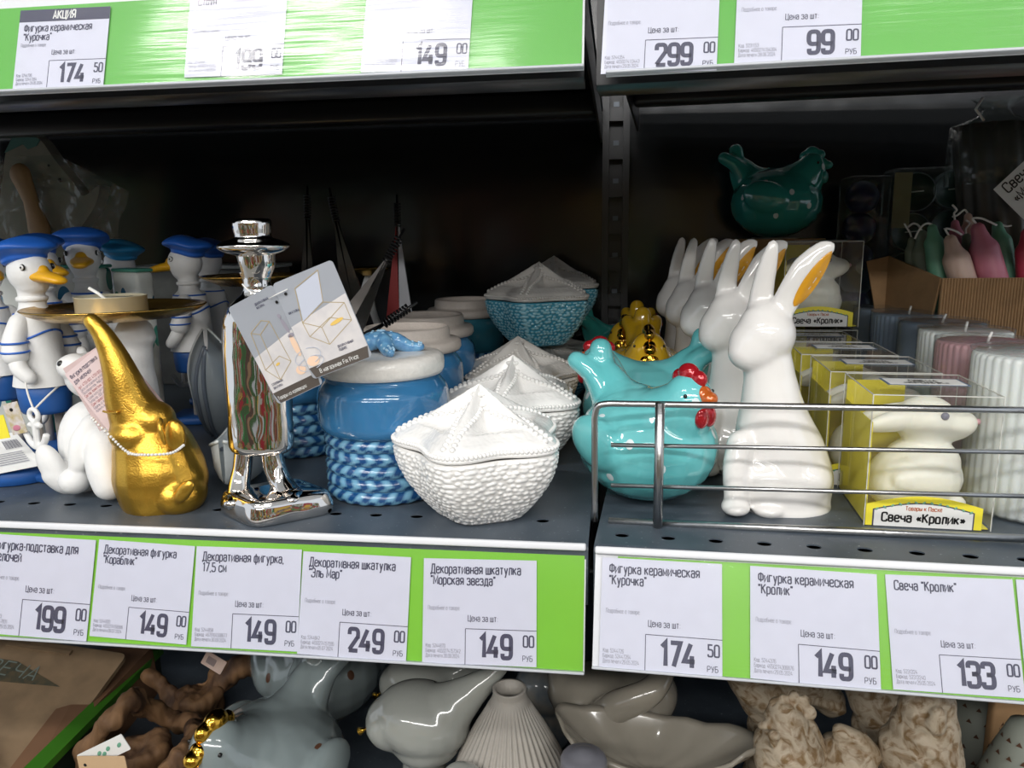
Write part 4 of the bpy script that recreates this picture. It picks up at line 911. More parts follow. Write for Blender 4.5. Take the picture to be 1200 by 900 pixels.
GL = {'body': M_['hen_yellow'], 'comb': M_['gold_lustre'], 'beak': M_['gold_lustre'], 'wattle': M_['gold_lustre'], 'spot': M_['hen_yellow']}
hC = hen_copy('mustard yellow hen with gold comb facing forward, nearest of two', GL); place(hC, 756, 430, 0.272, -88, s=1.06)
hD = hen_copy('mustard yellow hen with gold comb, rear one of two', GL); place(hD, 738, 420, 0.366, -100, s=1.04)
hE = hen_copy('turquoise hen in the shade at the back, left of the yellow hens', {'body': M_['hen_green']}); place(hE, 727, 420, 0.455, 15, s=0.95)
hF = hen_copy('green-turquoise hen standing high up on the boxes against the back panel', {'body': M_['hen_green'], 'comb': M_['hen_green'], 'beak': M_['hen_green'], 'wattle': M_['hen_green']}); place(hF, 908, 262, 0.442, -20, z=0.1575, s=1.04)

# ================================================================== rabbits
def make_rabbit(label):
    f = Fig(912, 590, name='rabbit_figure', label=label, cat='figurine', group=None)
    f.e(888, 404, 0, 34, 32, 34).e(897, 392, 0, 35, 34, 34).e(880, 412, -0.002, 27, 26, 24).e(896, 378, 0, 28, 26, 24)
    f.c([(899, 420, 0), (902, 445, 0), (904, 475, 0), (907, 505, .001), (913, 535, .002), (916, 562, .002), (915, 582, .002)], [27, 29, 35, 44, 53, 58, 54], flat=(1, 0.88, 1))
    f.e(898, 560, -0.004, 46, 42, 40).e(916, 590, 0, 56, 48, 17)
    f.c([(868, 520, -.012), (862, 550, -.016), (862, 588, -.02)], [16, 15, 13]); f.e(862, 594, -0.024, 18, 20, 10); f.e(900, 596, -0.018, 20, 22, 10)
    f.e(938, 560, -0.006, 36, 36, 34); f.e(930, 596, -0.012, 34, 22, 10)
    f.c([(889, 378, .004), (892, 350, .004), (898, 318, .003), (905, 292, .002), (906, 286, .002)], [15, 14.5, 12, 8.5, 6], flat=(1, 0.6, 1))
    f.c([(912, 372, -.002), (926, 345, -.003), (945, 315, -.003), (963, 295, -.003), (973, 289, -.003)], [13, 16, 17, 12, 7], flat=(1, 0.5, 1))
    ob = blob(f.mb, 'body', M_['white'], f.t, 0.0012, 22)
    # ochre inner ear: a shallow leaf lying in the ear
    from mathutils.bvhtree import BVHTree
    bv = BVHTree.FromPolygons([v.co for v in ob.data.vertices], [tuple(p.vertices) for p in ob.data.polygons])
    A = Vector((930, 359)); B = Vector((975, 294)); d = (B-A); nrm = Vector((-d.y, d.x)).normalized(); vs = []; fs = []; n = 26
    for i in range(n+1):
        t_ = i/n; w_ = 8.2*math.sin(math.pi*min(1, t_**0.85))**0.6
        for j in range(5):
            q = A+d*t_+nrm*w_*(j/4*2-1); q3 = W(q.x, q.y, f.o.y-0.05)-f.o; hit = bv.ray_cast(q3, (W(q.x, q.y, f.o.y+0.05)-f.o-q3).normalized())
            base = hit[0] if hit[0] is not None else f.p(q.x, q.y, -0.003); e_ = abs(j/4*2-1)
            vs.append(base+Vector((0, -0.0004, 0)) if e_ > 0.9 or i in (0, n) else base+Vector((0, -0.0008, 0)))
    for i in range(n):
        for j in range(4): a = i*5+j; fs.append((a, a+1, a+6, a+5))
    pyd('inner_ear', vs, fs, M_['ear_gold'], f.t)
    return f.t
r0 = make_rabbit('white glazed rabbit with ochre inner ear, frontmost of the rabbit row')
def rab(px, py, y, label, rz=0, s=1.0):
    c = copy_tree(r0); c['label'] = label; head = W(px, py, y); off = Vector((W(893, 397, r0.location.y).x-r0.location.x, 0, 0))
    c.location = (head.x-off.x*math.cos(R(rz)), y, 0); c.rotation_euler = (0, 0, R(rz)); c.scale = (s, s, s); return c
rab(852, 385, 0.142, 'white glazed rabbit, second of the row, right behind the frontmost one', 4)
rab(826, 368, 0.215, 'white glazed rabbit, third of the row', 2)
rab(806, 352, 0.288, 'white glazed rabbit, fourth of the row', 5)
rab(793, 340, 0.360, 'white glazed rabbit, rearmost of the row', 0)

# ================================================================== wire fence
fe = thing('wire_fence', 'zinc wire shelf fence in front of the hens and rabbits', 'fence', G(697, 612))
FA = R(-2.6); fu = Vector((math.cos(FA), math.sin(FA), 0)); fo = fe.location
fy = fo.y
def fp(px, py):   # point of the fence plane
    n = Vector((-fu.y, fu.x, 0)); d = PR(px, py); t = (Vector((fo.x, fy+0.002, 0))-CAM).dot(n)/d.dot(n); return CAM+d*t-fo
a = fp(697, 608); a.z = 0.0; b = fp(697, 490); c = fp(701, 476); d = fp(715, 473); e = fp(1290, 482)
mb = MB(); mb.tube(catmull([a, a.lerp(b, 0.5), b], 3)[:-1]+catmull([b, c, d], 6)+[d.lerp(e, 0.5), e], 0.0019, 12); mb.build('top_wire', M_['zinc'], fe, True)
for (x0, y0, x1, y1, r) in ((716, 520, 1290, 530, 0.00125), (716, 567, 1290, 582, 0.00125), (713, 610, 1290, 634, 0.0022)):
    p0 = fp(x0, y0); p1 = fp(x1, y1); off = Vector((0, -0.0025, 0)) if y0 < 600 else Vector((0, -0.001, 0)); MB().tube([p0+off, p1+off], r, 12).build('cross_wire', M_['zinc'], fe, True)
p0 = fp(773, 472); p1 = fp(770, 623); MB().tube([p0+Vector((0, -0.0045, 0.001)), p1+Vector((0, -0.0045, 0))], 0.0027, 12).build('upright_wire', M_['zinc'], fe, True)
p0 = fp(1262, 478); p1 = fp(1262, 640); MB().tube([p0+Vector((0, -0.0045, 0)), p1+Vector((0, -0.0045, 0))], 0.0027, 12).build('upright_wire', M_['zinc'], fe, True)

# ================================================================== boxed rabbit candles
def candle_box(label, loc, rz, full=True, group=None):
    t = thing('candle_box', label, 'box', loc, rz, group)
    w_, d_, h_ = 0.0655, 0.066, 0.0755
    MB().box((0, 0, h_/2), (w_, d_, h_)).build('clear_box', M_['pvc'], t)
    fr = MB()
    for sx in (-1, 1):
        for sy in (-1, 1): fr.box((sx*w_/2, sy*d_/2, h_/2), (0.0005, 0.0005, h_))
    for sx in (-1, 1): fr.box((sx*w_/2, 0, h_), (0.0006, d_, 0.0005))
    for sy in (-1, 1): fr.box((0, sy*d_/2, h_), (w_, 0.0006, 0.0005))
    fr.build('box_edge', mat('pvc_edge', (0.62, 0.62, 0.58), 0.2) if 'pvc_edge' not in bpy.data.materials else bpy.data.materials['pvc_edge'], t)
    mb = MB(); mb.box((-w_*0.22, d_/2-0.001, h_*0.48), (w_*0.52, 0.0005, h_*0.94)); mb.box((w_*0.26, d_/2-0.001, h_*0.12), (w_*0.44, 0.0005, h_*0.22)); mb.box((-w_/2+0.001, 0, h_*0.40), (0.0005, d_-0.002, h_*0.78)); mb.box((0, 0, 0.0008), (w_-0.002, d_-0.002, 0.0005)); mb.build('yellow_insert', M_['yellow_card'], t)
    # die-cut front label
    pts = [(-w_/2+0.0005, 0), (w_/2-0.005, 0)]+[(w_/2-0.005+0.0*k, 0.010) for k in range(1)]+[((w_/2-0.005)-((w_-0.0055)*k/14), 0.0125+0.0055*math.sin(math.pi*k/14)) for k in range(15)]+[(-w_/2+0.0005, 0.010)]
    M1 = Matrix.Translation((0, -d_/2-0.0006, 0.0005)) @ Matrix.Rotation(R(90), 4, 'X')
    MB().poly(pts, 0.0004, M1).build('front_label', M_['yellow_card'], t)
    pts = [(-w_/2+0.004, 0), (w_/2-0.009, 0)]+[((w_/2-0.009)-((w_-0.013)*k/14), 0.0098+0.0045*math.sin(math.pi*k/14)) for k in range(15)]
    for th, mm, nm, sc_ in ((0.0006, M_['ink'], 'label_border', 1.0), (0.0008, M_['paper_w'], 'label_panel', 0.97)):
        q = [(p[0]*sc_-0.001*(1-sc_)*2, p[1]*(sc_-0.02 if sc_ < 1 else 1)) for p in pts]; MB().poly(q, th, M1).build(nm, mm, t)
    tx = text('Свеча «Кролик»', -0.0025, 0.0030, 0.0068, M_['black'], None, 'lettering', 0.03, 0.85, z=0, align='CENTER'); tx.parent = t; tx.matrix_local = M1 @ Matrix.Translation((0, 0, 0.0006))
    tx = text('Товары к Пасхе', -0.0025, 0.0098, 0.0032, M_['orange'], None, 'lettering', 0.02, 0.8, z=0, align='CENTER'); tx.parent = t; tx.matrix_local = M1 @ Matrix.Translation((0, 0, 0.0006))
    mb = MB(); n = 13
    for k in range(n): x = -w_/2+0.006+(w_-0.017)*k/(n-1); mb.ell((x, -d_/2-0.0012, 0.0105+0.0045*math.sin(math.pi*k/(n-1))), (0.0011, 0.0002, 0.0006), (0, R(40 if k % 2 else -40), 0), n=8, m=6)
    mb.build('leaf_garland', M_['taper_green'], t, True)
    # top sticker
    mb = MB(); M2 = Matrix.Translation((0.004, 0.004, h_+0.0006)); mb.poly([(-0.022, -0.010), (0.022, -0.010), (0.022, 0.011), (-0.022, 0.011)], 0.0002, M2); mb.build('top_sticker', mat('sticker_edge', (0.12, 0.17, 0.26), 0.5) if 'sticker_edge' not in bpy.data.materials else bpy.data.materials['sticker_edge'], t)
    MB().poly([(-0.0205, -0.0085), (0.0205, -0.0085), (0.0205, 0.0095), (-0.0205, 0.0095)], 0.0004, M2).build('sticker_panel', M_['paper_w'], t)
    for i, s in enumerate(('СВЕЧА', '«КРОЛИК»')): tx = text(s, 0.004, 0.0025-0.0062*i, 0.0062, M_['black'], None, 'lettering', 0.02, 0.85, z=0, align='CENTER'); tx.parent = t; tx.matrix_local = Matrix.Translation((0, 0.002, h_+0.0010))
    return t
def candle_rabbit(loc, rz, label, s=1.0):
    t = thing('rabbit_candle', label, 'candle', loc, rz, None, s)
    mb = MB()
    mb.ell((0.0, 0, 0.019), (0.0255, 0.020, 0.019)); mb.ell((0.003, 0, 0.028), (0.0205, 0.018, 0.015)); mb.ell((-0.012, 0, 0.014), (0.014, 0.018, 0.014))
    mb.ell((0.003, 0, 0.052), (0.017, 0.014, 0.0145)); chain(mb, [(0.004, 0, 0.052), (0.016, 0, 0.050), (0.024, 0, 0.051)], [0.013, 0.010, 0.0065]); chain(mb, [(0.003, 0, 0.030), (0.003, 0, 0.045)], [0.013, 0.011])
    for s_ in (-1, 1): chain(mb, [(-0.004, 0.006*s_, 0.056), (-0.016, 0.008*s_, 0.053), (-0.027, 0.009*s_, 0.050)], [0.006, 0.0065, 0.004], flat=(1, 0.7, 1))
    mb.ell((0.016, 0.008, 0.006), (0.010, 0.006, 0.006)); mb.ell((0.016, -0.008, 0.006), (0.010, 0.006, 0.006)); mb.ell((-0.010, -0.016, 0.020), (0.007, 0.004, 0.006))
    blob(mb, 'body', M_['wax_white'], t, 0.0012, 6)
    for s_ in (-1, 1): MB().ell((0.009, 0.0125*s_, 0.0575), (0.0022, 0.0014, 0.0022), n=12, m=8).build('eye', M_['ink_soft'], t, True)
    MB().ell((0.0305, 0, 0.052), (0.0016, 0.002, 0.0018), n=12, m=8).build('nose', M_['wax_pink'], t, True)
    return t
def bl(px, py, y): p = W(px, py, y); return Vector((p.x, y, 0))
bx = G(1088, 619); bc = Vector((bx.x+0.0005, bx.y+0.033, 0))
candle_box('clear box with yellow card holding a white rabbit candle, frontmost, behind the fence', bc, R(-3))
candle_rabbit(bc+Vector((0.0015, -0.002, 0.0015)), R(-3), 'white wax rabbit candle inside the frontmost clear box', 1.02)
for i, (dx, lab) in enumerate(((-0.004, 'clear yellow-backed candle box, second of the row'), (-0.006, 'clear yellow-backed candle box, third of the row'), (-0.010, 'clear yellow-backed candle box, fourth of the row'))):
    q = bc+Vector((dx, 0.071*(i+1), 0)); candle_box(lab, q, R(-3))
    candle_rabbit(q+Vector((0.001, -0.004, 0.0015)), R(-3), ('white wax rabbit candle inside the second clear box', 'white wax rabbit candle inside the third clear box', 'white wax rabbit candle inside the fourth clear box')[i])
q = W(952, 380, 0.345); qb = Vector((q.x, 0.352, 0.0))
candle_box('clear candle box under the raised one at the back', qb, R(0)); candle_box('clear candle box stacked upright behind the rabbit ears', qb+Vector((0, 0, 0.0785)), R(0)); candle_rabbit(qb+Vector((0, -0.004, 0.0800)), R(0), 'white wax rabbit candle inside the raised box behind the rabbit ears')
# carton carrying the raised hen
qh = W(905, 330, 0.43)
cb_ = thing('storage_carton', 'brown carton behind the rabbits under the raised hen', 'box', (qh.x, 0.437, 0)); MB().rbox((0, 0, 0.078), (0.085, 0.08, 0.156), 0.001).build('carton_body', M_['carton'], cb_); MB().box((0, 0, 0.1565), (0.03, 0.081, 0.0006)).build('tape', M_['wood'], cb_)

# ================================================================== pillar candles
def pillar(name, label, px, y, rpx, pytop, m, ribs=0, wrap=True, group=None, ztop=None):
    c = W(px, 500, y); mp = mpp(W(px, pytop, y)); r = rpx*mp; z = W(px, pytop, y).z
    t = thing(name, label, 'candle', (c.x, y, 0), random.uniform(0, 1), group)
    fn = (lambda a, rr, zz: rr*(1-0.030*(0.5+0.5*math.cos(ribs*a))**2) if rr > r*0.9 else rr) if ribs else None
    prof = [(r*0.94, 0.0005), (r, 0.003)]+[(r, z*k/4) for k in range(1, 4)]+[(r, z-0.003), (r*0.985, z-0.001), (r*0.95, z), (r*0.2, z-0.0008), (0.001, z-0.001)]
    MB().lathe(prof, max(48, ribs*6), fn=fn).build('wax', m, t, True)
    MB().tube([(0, 0, z-0.001), (0.0008, 0, z+0.003), (0.0025, 0.0005, z+0.006)], 0.0009, 8).build('wick', M_['cord'], t, True)
    if wrap:
        n = 72; pr = [(r*1.012, 0.001), (r*1.015, z*0.3), (r*1.015, z*0.6), (r*1.02, z-0.002), (r*1.0, z+0.0015), (r*0.7, z+0.0018), (r*0.3, z+0.0035), (0.001, z+0.003)]
        pr = [tuple(p)[:2] for p in catmull([Vector((a, b, 0)) for a, b in pr], 4)]
        MB().lathe(pr, n, fn=lambda a, rr, zz: rr*(1+0.010*noise.noise(Vector((math.cos(a)*6, math.sin(a)*6, zz*160))))).build('plastic_wrap', M_['film'], t, True)
    return t
pillar('pillar_candle', 'large white ribbed pillar candle wrapped in film at the right edge', 1219, 0.075, 78, 414, M_['wax_pillar'], 42)
pillar('pillar_candle', 'pink ribbed pillar candle wrapped in film', 1147, 0.138, 54, 400, M_['wax_pink'], 40)
pillar('pillar_candle', 'white ribbed pillar candle behind the pink one', 1120, 0.200, 49, 387, M_['wax_pillar'], 40)
pillar('pillar_candle', 'blue-grey smooth pillar candle behind the white one', 1093, 0.256, 46, 377, M_['wax_blue'], 0)
pillar('pillar_candle', 'blue-grey ribbed pillar candle, second from the back', 1054, 0.318, 40, 367, M_['wax_blue'], 40)
pillar('pillar_candle', 'light blue-grey pillar candle, farthest left of the pillars', 1027, 0.378, 34, 361, M_['wax_blue'], 0)

# ================================================================== taper candles in a cardboard tray
ty = 0.303
ct = thing('cardboard_tray', 'brown corrugated cardboard tray holding taper candles', 'box', (W(1140, 380, ty+0.03).x, ty+0.03, 0.0))
def cp(px, py, y): return W(px, py, y)-Vector(ct.location)
def slab(cornersTL, TR, BL, th, name, m=M_['carton']): return card(name, m, ct, [cornersTL, TR, BL], th)
zb = cp(1100, 398, ty).z
A = cp(1103, 326, ty); B = cp(1300, 338, ty); 
o_, w_, h_ = card('front_wall', M_['carton'], ct, [A, Vector((B.x, B.y, A.z)), Vector((A.x, A.y, 0.0))], 0.002)
mb = MB(); n = int(w_/0.0024)
for i in range(n): mb.tube([(0.001+i*0.0024, -0.0005, 0.0012), (0.001+i*0.0024, -h_, 0.0012)], 0.0009, 6)
mb.build('corrugation', M_['carton'], o_, True)['kind'] = 'stuff'
C2 = cp(1042, 300, ty+0.075); card('side_wall', M_['carton'], ct, [Vector((C2.x, C2.y, C2.z)), Vector((A.x, A.y, A.z)), Vector((C2.x, C2.y, 0))], 0.002)
C3 = cp(1014, 306, ty+0.078); card('side_flap', M_['carton'], ct, [Vector((C3.x, C3.y-0.004, C3.z)), Vector((C2.x, C2.y, C2.z)), Vector((C3.x, C3.y-0.004, 0))], 0.002)
MB().box((0.03, 0.03, 0.001), (0.14, 0.08, 0.001)).build('tray_floor', M_['carton'], ct)
def taper(label, px0, py0, px1, py1, rpx, y, m, wick):
    """px0,py0: tip of the wax; px1,py1: a lower point of the axis"""
    a = W(px0, py0, y); b = W(px1, py1, y); d = (b-a).normalized(); r = rpx*mpp(a); Lz = (a.z-0.004)/(-d.z); 
    t = thing('taper_candle', label, 'candle', a+d*Lz)
    q = (-d).to_track_quat('Z', 'Y').to_matrix().to_4x4(); mb = MB()
    mb.lathe([(r*0.96, 0), (r, 0.002), (r, Lz-r*2.0), (r*0.93, Lz-r*1.7), (r*0.66, Lz-r*1.25), (r*0.52, Lz-r*0.7), (r*0.45, Lz-r*0.25), (r*0.25, Lz), (0.0003, Lz+0.0003)], 28)
    mb.v = [q @ v for v in mb.v]; mb.build('wax', m, t, True)
    mb = MB(); P_ = [a-t.location]+[W(x, yy, y-0.002)-t.location for x, yy in wick]; mb.tube(catmull(P_, 6), 0.0009, 7); mb.build('wick', M_['cord'], t, True)
taper('pale pink taper candle leaning in front of the tray', 1112, 276, 1130, 335, 15, 0.317, M_['taper_cream'], [(1108, 268), (1118, 270), (1127, 275)])
taper('bright pink taper candle leaning in the tray, the tallest in front', 1144, 262, 1166, 335, 16, 0.319, M_['taper_pink'], [(1140, 256), (1150, 256), (1160, 260), (1168, 264)])
taper('mint green taper candle left of the pale pink one', 1092, 263, 1100, 330, 11, 0.333, M_['taper_green'], [(1085, 262), (1078, 268), (1072, 280)])
taper('sage green taper candle right of the bright pink one', 1168, 260, 1182, 335, 12, 0.338, M_['taper_green'], [(1172, 263), (1180, 265), (1185, 264)])
taper('red taper candle cut by the right edge of the picture', 1203, 268, 1206, 335, 13, 0.320, M_['taper_red'], [(1203, 262), (1206, 256), (1212, 254)])
taper('grey-green taper candle behind the mint one', 1080, 270, 1084, 330, 13, 0.352, M_['taper_sage'], [(1076, 264), (1070, 262), (1064, 266)])
taper('sage taper candle half hidden behind the others', 1132, 274, 1140, 330, 10, 0.344, M_['taper_sage'], [(1132, 268), (1136, 262), (1132, 258)])
taper('dusty pink taper candle standing behind the pale pink one', 1119, 258, 1123, 320, 9, 0.358, M_['taper_pink'], [(1118, 250), (1121, 246), (1116, 240)])
taper('cream taper candle at the back of the tray', 1134, 250, 1141, 320, 9, 0.366, M_['taper_cream'], [(1130, 246), (1122, 252), (1116, 254)])
taper('olive taper candle at the left end of the tray', 1068, 278, 1070, 320, 8, 0.358, M_['taper_sage'], [(1066, 272), (1062, 266), (1060, 262)])

# dark fluted candle in a bag with a card
p = W(1190, 300, 0.398); pl = thing('fluted_candle', 'tall dark grey fluted candle wrapped in plastic behind the taper candles', 'candle', (W(1193, 330, 0.398).x, 0.398, 0))
ztop = W(1165, 148, 0.398).z
axis = [(W(1196, 400, .398)-pl.location), (W(1165, 152, .398)-pl.location)]; axis[0].z = 0.0; rr = 0.036
n = 96; vs = []; fs = []
for j in range(9):
    c = axis[0].lerp(axis[1], j/8)
    for i in range(n): a = 2*math.pi*i/n; r = rr*(1-0.09*(0.5+0.5*math.cos(14*a))); r *= 0.97 if j == 8 else 1; vs.append((c.x+r*math.cos(a), c.y+r*math.sin(a), c.z+(0.004 if j == 8 else 0)))
for j in range(8):
    for i in range(n): k = (i+1) % n; fs.append((j*n+i, j*n+k, (j+1)*n+k, (j+1)*n+i))
fs.append(tuple(8*n+i for i in range(n))); fs.append(tuple(range(n))[::-1])
M_['dark_wax'] = mat('dark_grey_wax', (0.085, 0.08, 0.07), 0.45, var=0.3, vscale=50)
MB().add(vs, fs).build('wax', M_['dark_wax'], pl, True)
c1 = axis[1]
MB().lathe([(rr*1.04, -0.05), (rr*1.05, -0.01), (rr*0.9, 0.004), (rr*0.4, 0.012), (rr*0.28, 0.018), (rr*0.5, 0.026), (rr*0.55, 0.028)], 40, c=(c1.x, c1.y, c1.z), caps=False, fn=lambda a, r, z: r*(1+0.12*math.sin(7*a+z*200)*(1 if z > 0 else 0.1))).build('gathered_wrap', M_['bagfilm'], pl, True)
MB().tube([(c1.x-0.018, c1.y-0.02, c1.z+0.006), (c1.x-0.026, c1.y-0.02, c1.z+0.016), (c1.x-0.02, c1.y-0.018, c1.z+0.026)], 0.0012, 8).build('wick', M_['cord'], pl, True)
tg = thing('product_card', 'white card reading Свеча tilted against the dark fluted candle', 'card', W(1190, 225, 0.352))
def lq(px, py): return W(px, py, 0.352)-tg.location
o_, w_, h_ = card('leaf', M_['paper_w'], tg, [lq(1164, 222), lq(1203, 186), lq(1200, 260)], 0.0005)
text('Свеча', 0.006, -0.0115, 0.0125, M_['black'], o_, 'lettering', 0.015, 0.8, z=0.0005); text('«Мрамор»', 0.006, -0.0235, 0.0115, M_['black'], o_, 'lettering', 0.015, 0.8, z=0.0005)

# tealight pack and navy ball pack
tp = thing('tealight_pack', 'clear pack of dark green tealights standing behind the tray', 'pack', (W(1085, 300, .455).x, 0.455, 0))
M_['dgreen'] = mat('dark_green_wax', (0.008, 0.045, 0.03), 0.35); M_['label_beige'] = mat('beige_label', (0.42, 0.38, 0.22), 0.5)
for (px, py) in ((1073, 225), (1118, 222), (1067, 272), (1112, 268), (1060, 318), (1104, 314)):
    q = W(px, py, 0.452)-tp.location; Mq = Matrix.Translation(q) @ Matrix.Rotation(R(90), 4, 'X')
    mb = MB(); mb.lathe([(0.019, -0.012), (0.0195, 0.0), (0.0192, 0.0012), (0.0182, 0.0012), (0.018, 0.0), (0.001, -0.0002)], 36); mb.v = [Mq @ v for v in mb.v]; cc = mb.build('tealight', M_['dgreen'], tp, True)
    mb = MB(); mb.lathe([(0.0183, 0.0012), (0.0196, 0.0014), (0.0196, -0.004)], 36, caps=False); mb.v = [Mq @ v for v in mb.v]; mb.build('cup_rim', M_['tin_grey'], cc, True)
    MB().tube([q+Vector((-0.006, -0.0022, 0.0)), q+Vector((0.007, -0.0022, 0.001))], 0.0007, 6).build('wick', M_['cord'], cc, True)
q = W(1056, 235, 0.449)-tp.location; MB().rbox((q.x, q.y-0.022+0.02, q.z), (0.017, 0.0006, 0.055), 0.0002).build('label', M_['label_beige'], tp)
z1 = W(1085, 198, .455).z; MB().rbox((0.003, 0.0, z1/2+0.001), (0.094, 0.036, z1), 0.006).build('plastic_wrap', M_['bagfilm'], tp, auto=50)
bp_ = thing('ball_candle_pack', 'tall clear pack of navy blue ball candles behind the candle boxes', 'pack', (W(1008, 320, .45).x, 0.455, 0))
M_['navy'] = mat('navy_wax', (0.012, 0.014, 0.085), 0.35); M_['petrol'] = mat('petrol_wax', (0.02, 0.08, 0.12), 0.35)
for (px, py, mm) in ((1010, 231, 'navy'), (1006, 268, 'navy'), (1003, 303, 'navy'), (1004, 328, 'petrol'), (1000, 356, 'navy'), (998, 385, 'navy')):
    q = W(px, py, 0.452)-bp_.location
    if q.z < 0.018: continue
    MB().ell(q, 0.0165, n=28, m=18).build('ball_candle', M_[mm], bp_, True)
z1 = W(1005, 208, .455).z; MB().rbox((0, 0, z1/2+0.001), (0.042, 0.038, z1), 0.005).build('plastic_wrap', M_['bagfilm'], bp_, auto=50)
# ================================================================== sailor ducks
def make_duck(label, hat='duck_hat', anchor=True):
    """faces +x; base at origin; 0.172 m tall"""
    t = thing('duck_figure', label, 'figurine', (0, 0, 0))
    mb = MB()
    mb.ell((0.001, 0, 0.1465), (0.0150, 0.0135, 0.0150)); mb.ell((0.002, 0, 0.1395), (0.0115, 0.0108, 0.010))
    chain(mb, [(0.001, 0, 0.143), (0.0, 0, 0.132), (0, 0, 0.122), (0, 0, 0.112)], [0.0105, 0.0085, 0.0088, 0.0125])
    blob(mb, 'head', M_['duck_white'], t, 0.001, 5)
    # beak
    mb = MB(); chain(mb, [(0.010, 0, 0.1435), (0.020, 0, 0.1425), (0.029, 0, 0.1405)], [0.0080, 0.0068, 0.0048], flat=(1, 1.15, 0.55)); mb.ell((0.012, 0, 0.147), (0.006, 0.005, 0.005)); blob(mb, 'beak', M_['beak'], t, 0.0009, 5)
    for s in (-1, 1):
        mb = MB(); mb.ell((0.0095, 0.0110*s, 0.1500), (0.0023, 0.0012, 0.0023), (0, 0, 0), n=14, m=8); e_ = mb.build('eye', M_['black'], t, True)
        MB().ell((0.0097, 0.0117*s, 0.1500), (0.0018, 0.0010, 0.0018), n=14, m=8).build('eye_white', M_['paper_w'], e_, True); MB().ell((0.0100, 0.0126*s, 0.1500), (0.0008, 0.0005, 0.0008), n=10, m=6).build('pupil', M_['black'], e_, True)
    # hat
    def wav(a, r, z): return r*(1+0.03*math.sin(3*a)) if r > 0.012 else r
    prof = [(0.0125, 0.1535), (0.0140, 0.1548), (0.0145, 0.1572), (0.0172, 0.1592), (0.0205, 0.1612), (0.0212, 0.1632), (0.0195, 0.1655), (0.0140, 0.1682), (0.0070, 0.1700), (0.001, 0.1704)]
    prof = [(p.x, p.y) for p in catmull([Vector((a, b, 0)) for a, b in prof], 4)]
    mb = MB(); mb.lathe(prof, 44, fn=wav); mb.v = [Matrix.Rotation(R(-7), 4, 'Y') @ Vector((v.x, v.y, v.z+0.0010*math.sin(v.x*200)))+Vector((0.0165, 0, 0.0005)) for v in mb.v]; mb.build('hat', M_[hat], t, True)
    MB().lathe([(0.0090, 0.1262), (0.0100, 0.1270), (0.0100, 0.1290), (0.0088, 0.1298)], 32).build('neck_band', M_['duck_white'], t, True)
    # shirt
    pr = [(0.0085, 0.1225), (0.0110, 0.1200), (0.0150, 0.1150), (0.0165, 0.1050), (0.0172, 0.090), (0.0185, 0.078), (0.0205, 0.0685), (0.0200, 0.0672), (0.014, 0.0668)]
    pr = [(p.x, p.y) for p in catmull([Vector((a, b, 0)) for a, b in pr], 4)]
    sh = MB().lathe(pr, 48, sy=0.86).build('shirt', M_['duck_white'], t, True)
    def rad(z):
        for (r0_, z0_), (r1_, z1_) in zip(pr, pr[1:]):
            if z1_ <= z <= z0_: return r0_+(r1_-r0_)*((z0_-z)/(z0_-z1_+1e-9))
        return 0.017
    def stripe(fn, nm='stripe', a0=0, a1=360, r=0.0008):
        pts = []
        for k in range(41):
            a = R(a0+(a1-a0)*k/40); z = fn(a); rr = rad(z)+0.0002; pts.append((rr*math.cos(a), rr*0.86*math.sin(a), z))
        MB().tube(pts, r, 6).build(nm, M_['duck_hat'], t, True)
    stripe(lambda a: 0.1175); stripe(lambda a: 0.1035+0.0065*math.cos(2*a)*0.5)
    # arms with striped sleeves
    for s in (-1, 1):
        mb = MB(); chain(mb, [(0.001, 0.012*s, 0.1120), (0.002, 0.0185*s, 0.100), (0.004, 0.0205*s, 0.0915)], [0.0070, 0.0076, 0.0082]); sl = blob(mb, 'sleeve', M_['duck_white'], t, 0.001, 4)
        for k in range(2):
            c = Vector((0.0025+0.0012*k, (0.0188+0.0012*k)*s, 0.0995-0.0062*k)); pts = [(c.x+0.0083*math.cos(R(q*20)), c.y+0.0083*math.sin(R(q*20)), c.z) for q in range(18)]; MB().tube(pts, 0.0008, 6, closed=True).build('stripe', M_['duck_hat'], sl, True)
        mb = MB(); chain(mb, [(0.004, 0.0205*s, 0.090), (0.008, 0.0215*s, 0.082), (0.013, 0.0195*s, 0.0760)], [0.0056, 0.0056, 0.0050]); blob(mb, 'hand', M_['duck_white'], t, 0.001, 4)
    # shorts and legs
    mb = MB(); mb.lathe([(0.014, 0.0700), (0.0188, 0.0680), (0.0186, 0.0600), (0.0178, 0.0500), (0.0165, 0.0475), (0.010, 0.0470)], 40, sy=0.86); mb.build('shorts', M_['duck_short'], t, True)
    for s in (-1, 1): MB().tube([(0, 0.0085*s, 0.049), (0, 0.0085*s, 0.006)], 0.0030, 12).build('leg', M_['wood'], t, True)
    MB().rbox((0, 0, 0.004), (0.048, 0.042, 0.008), 0.0035).build('base', M_['duck_short'], t, auto=40)
    if anchor:
        pts = [(0.013, -0.0225, 0.078), (0.016, -0.024, 0.066), (0.021, -0.025, 0.055)]; pts2 = [(0.013, 0.0195, 0.076), (0.020, -0.010, 0.064), (0.021, -0.025, 0.055)]
        MB().tube(catmull(pts, 5), 0.0007, 6).build('cord', M_['cord'], t, True); MB().tube(catmull(pts2, 5), 0.0007, 6).build('cord', M_['cord'], t, True)
        an = MB(); c = Vector((0.021, -0.0255, 0)); an.tube([(c.x+0.0042*math.cos(R(q*24)), c.y, 0.0515+0.0042*math.sin(R(q*24))) for q in range(15)], 0.0018, 8, closed=True)
        an.tube([(c.x, c.y, 0.047), (c.x, c.y, 0.030)], 0.0023, 8); an.tube([(c.x-0.006, c.y, 0.0445), (c.x+0.006, c.y, 0.0445)], 0.0019, 8)
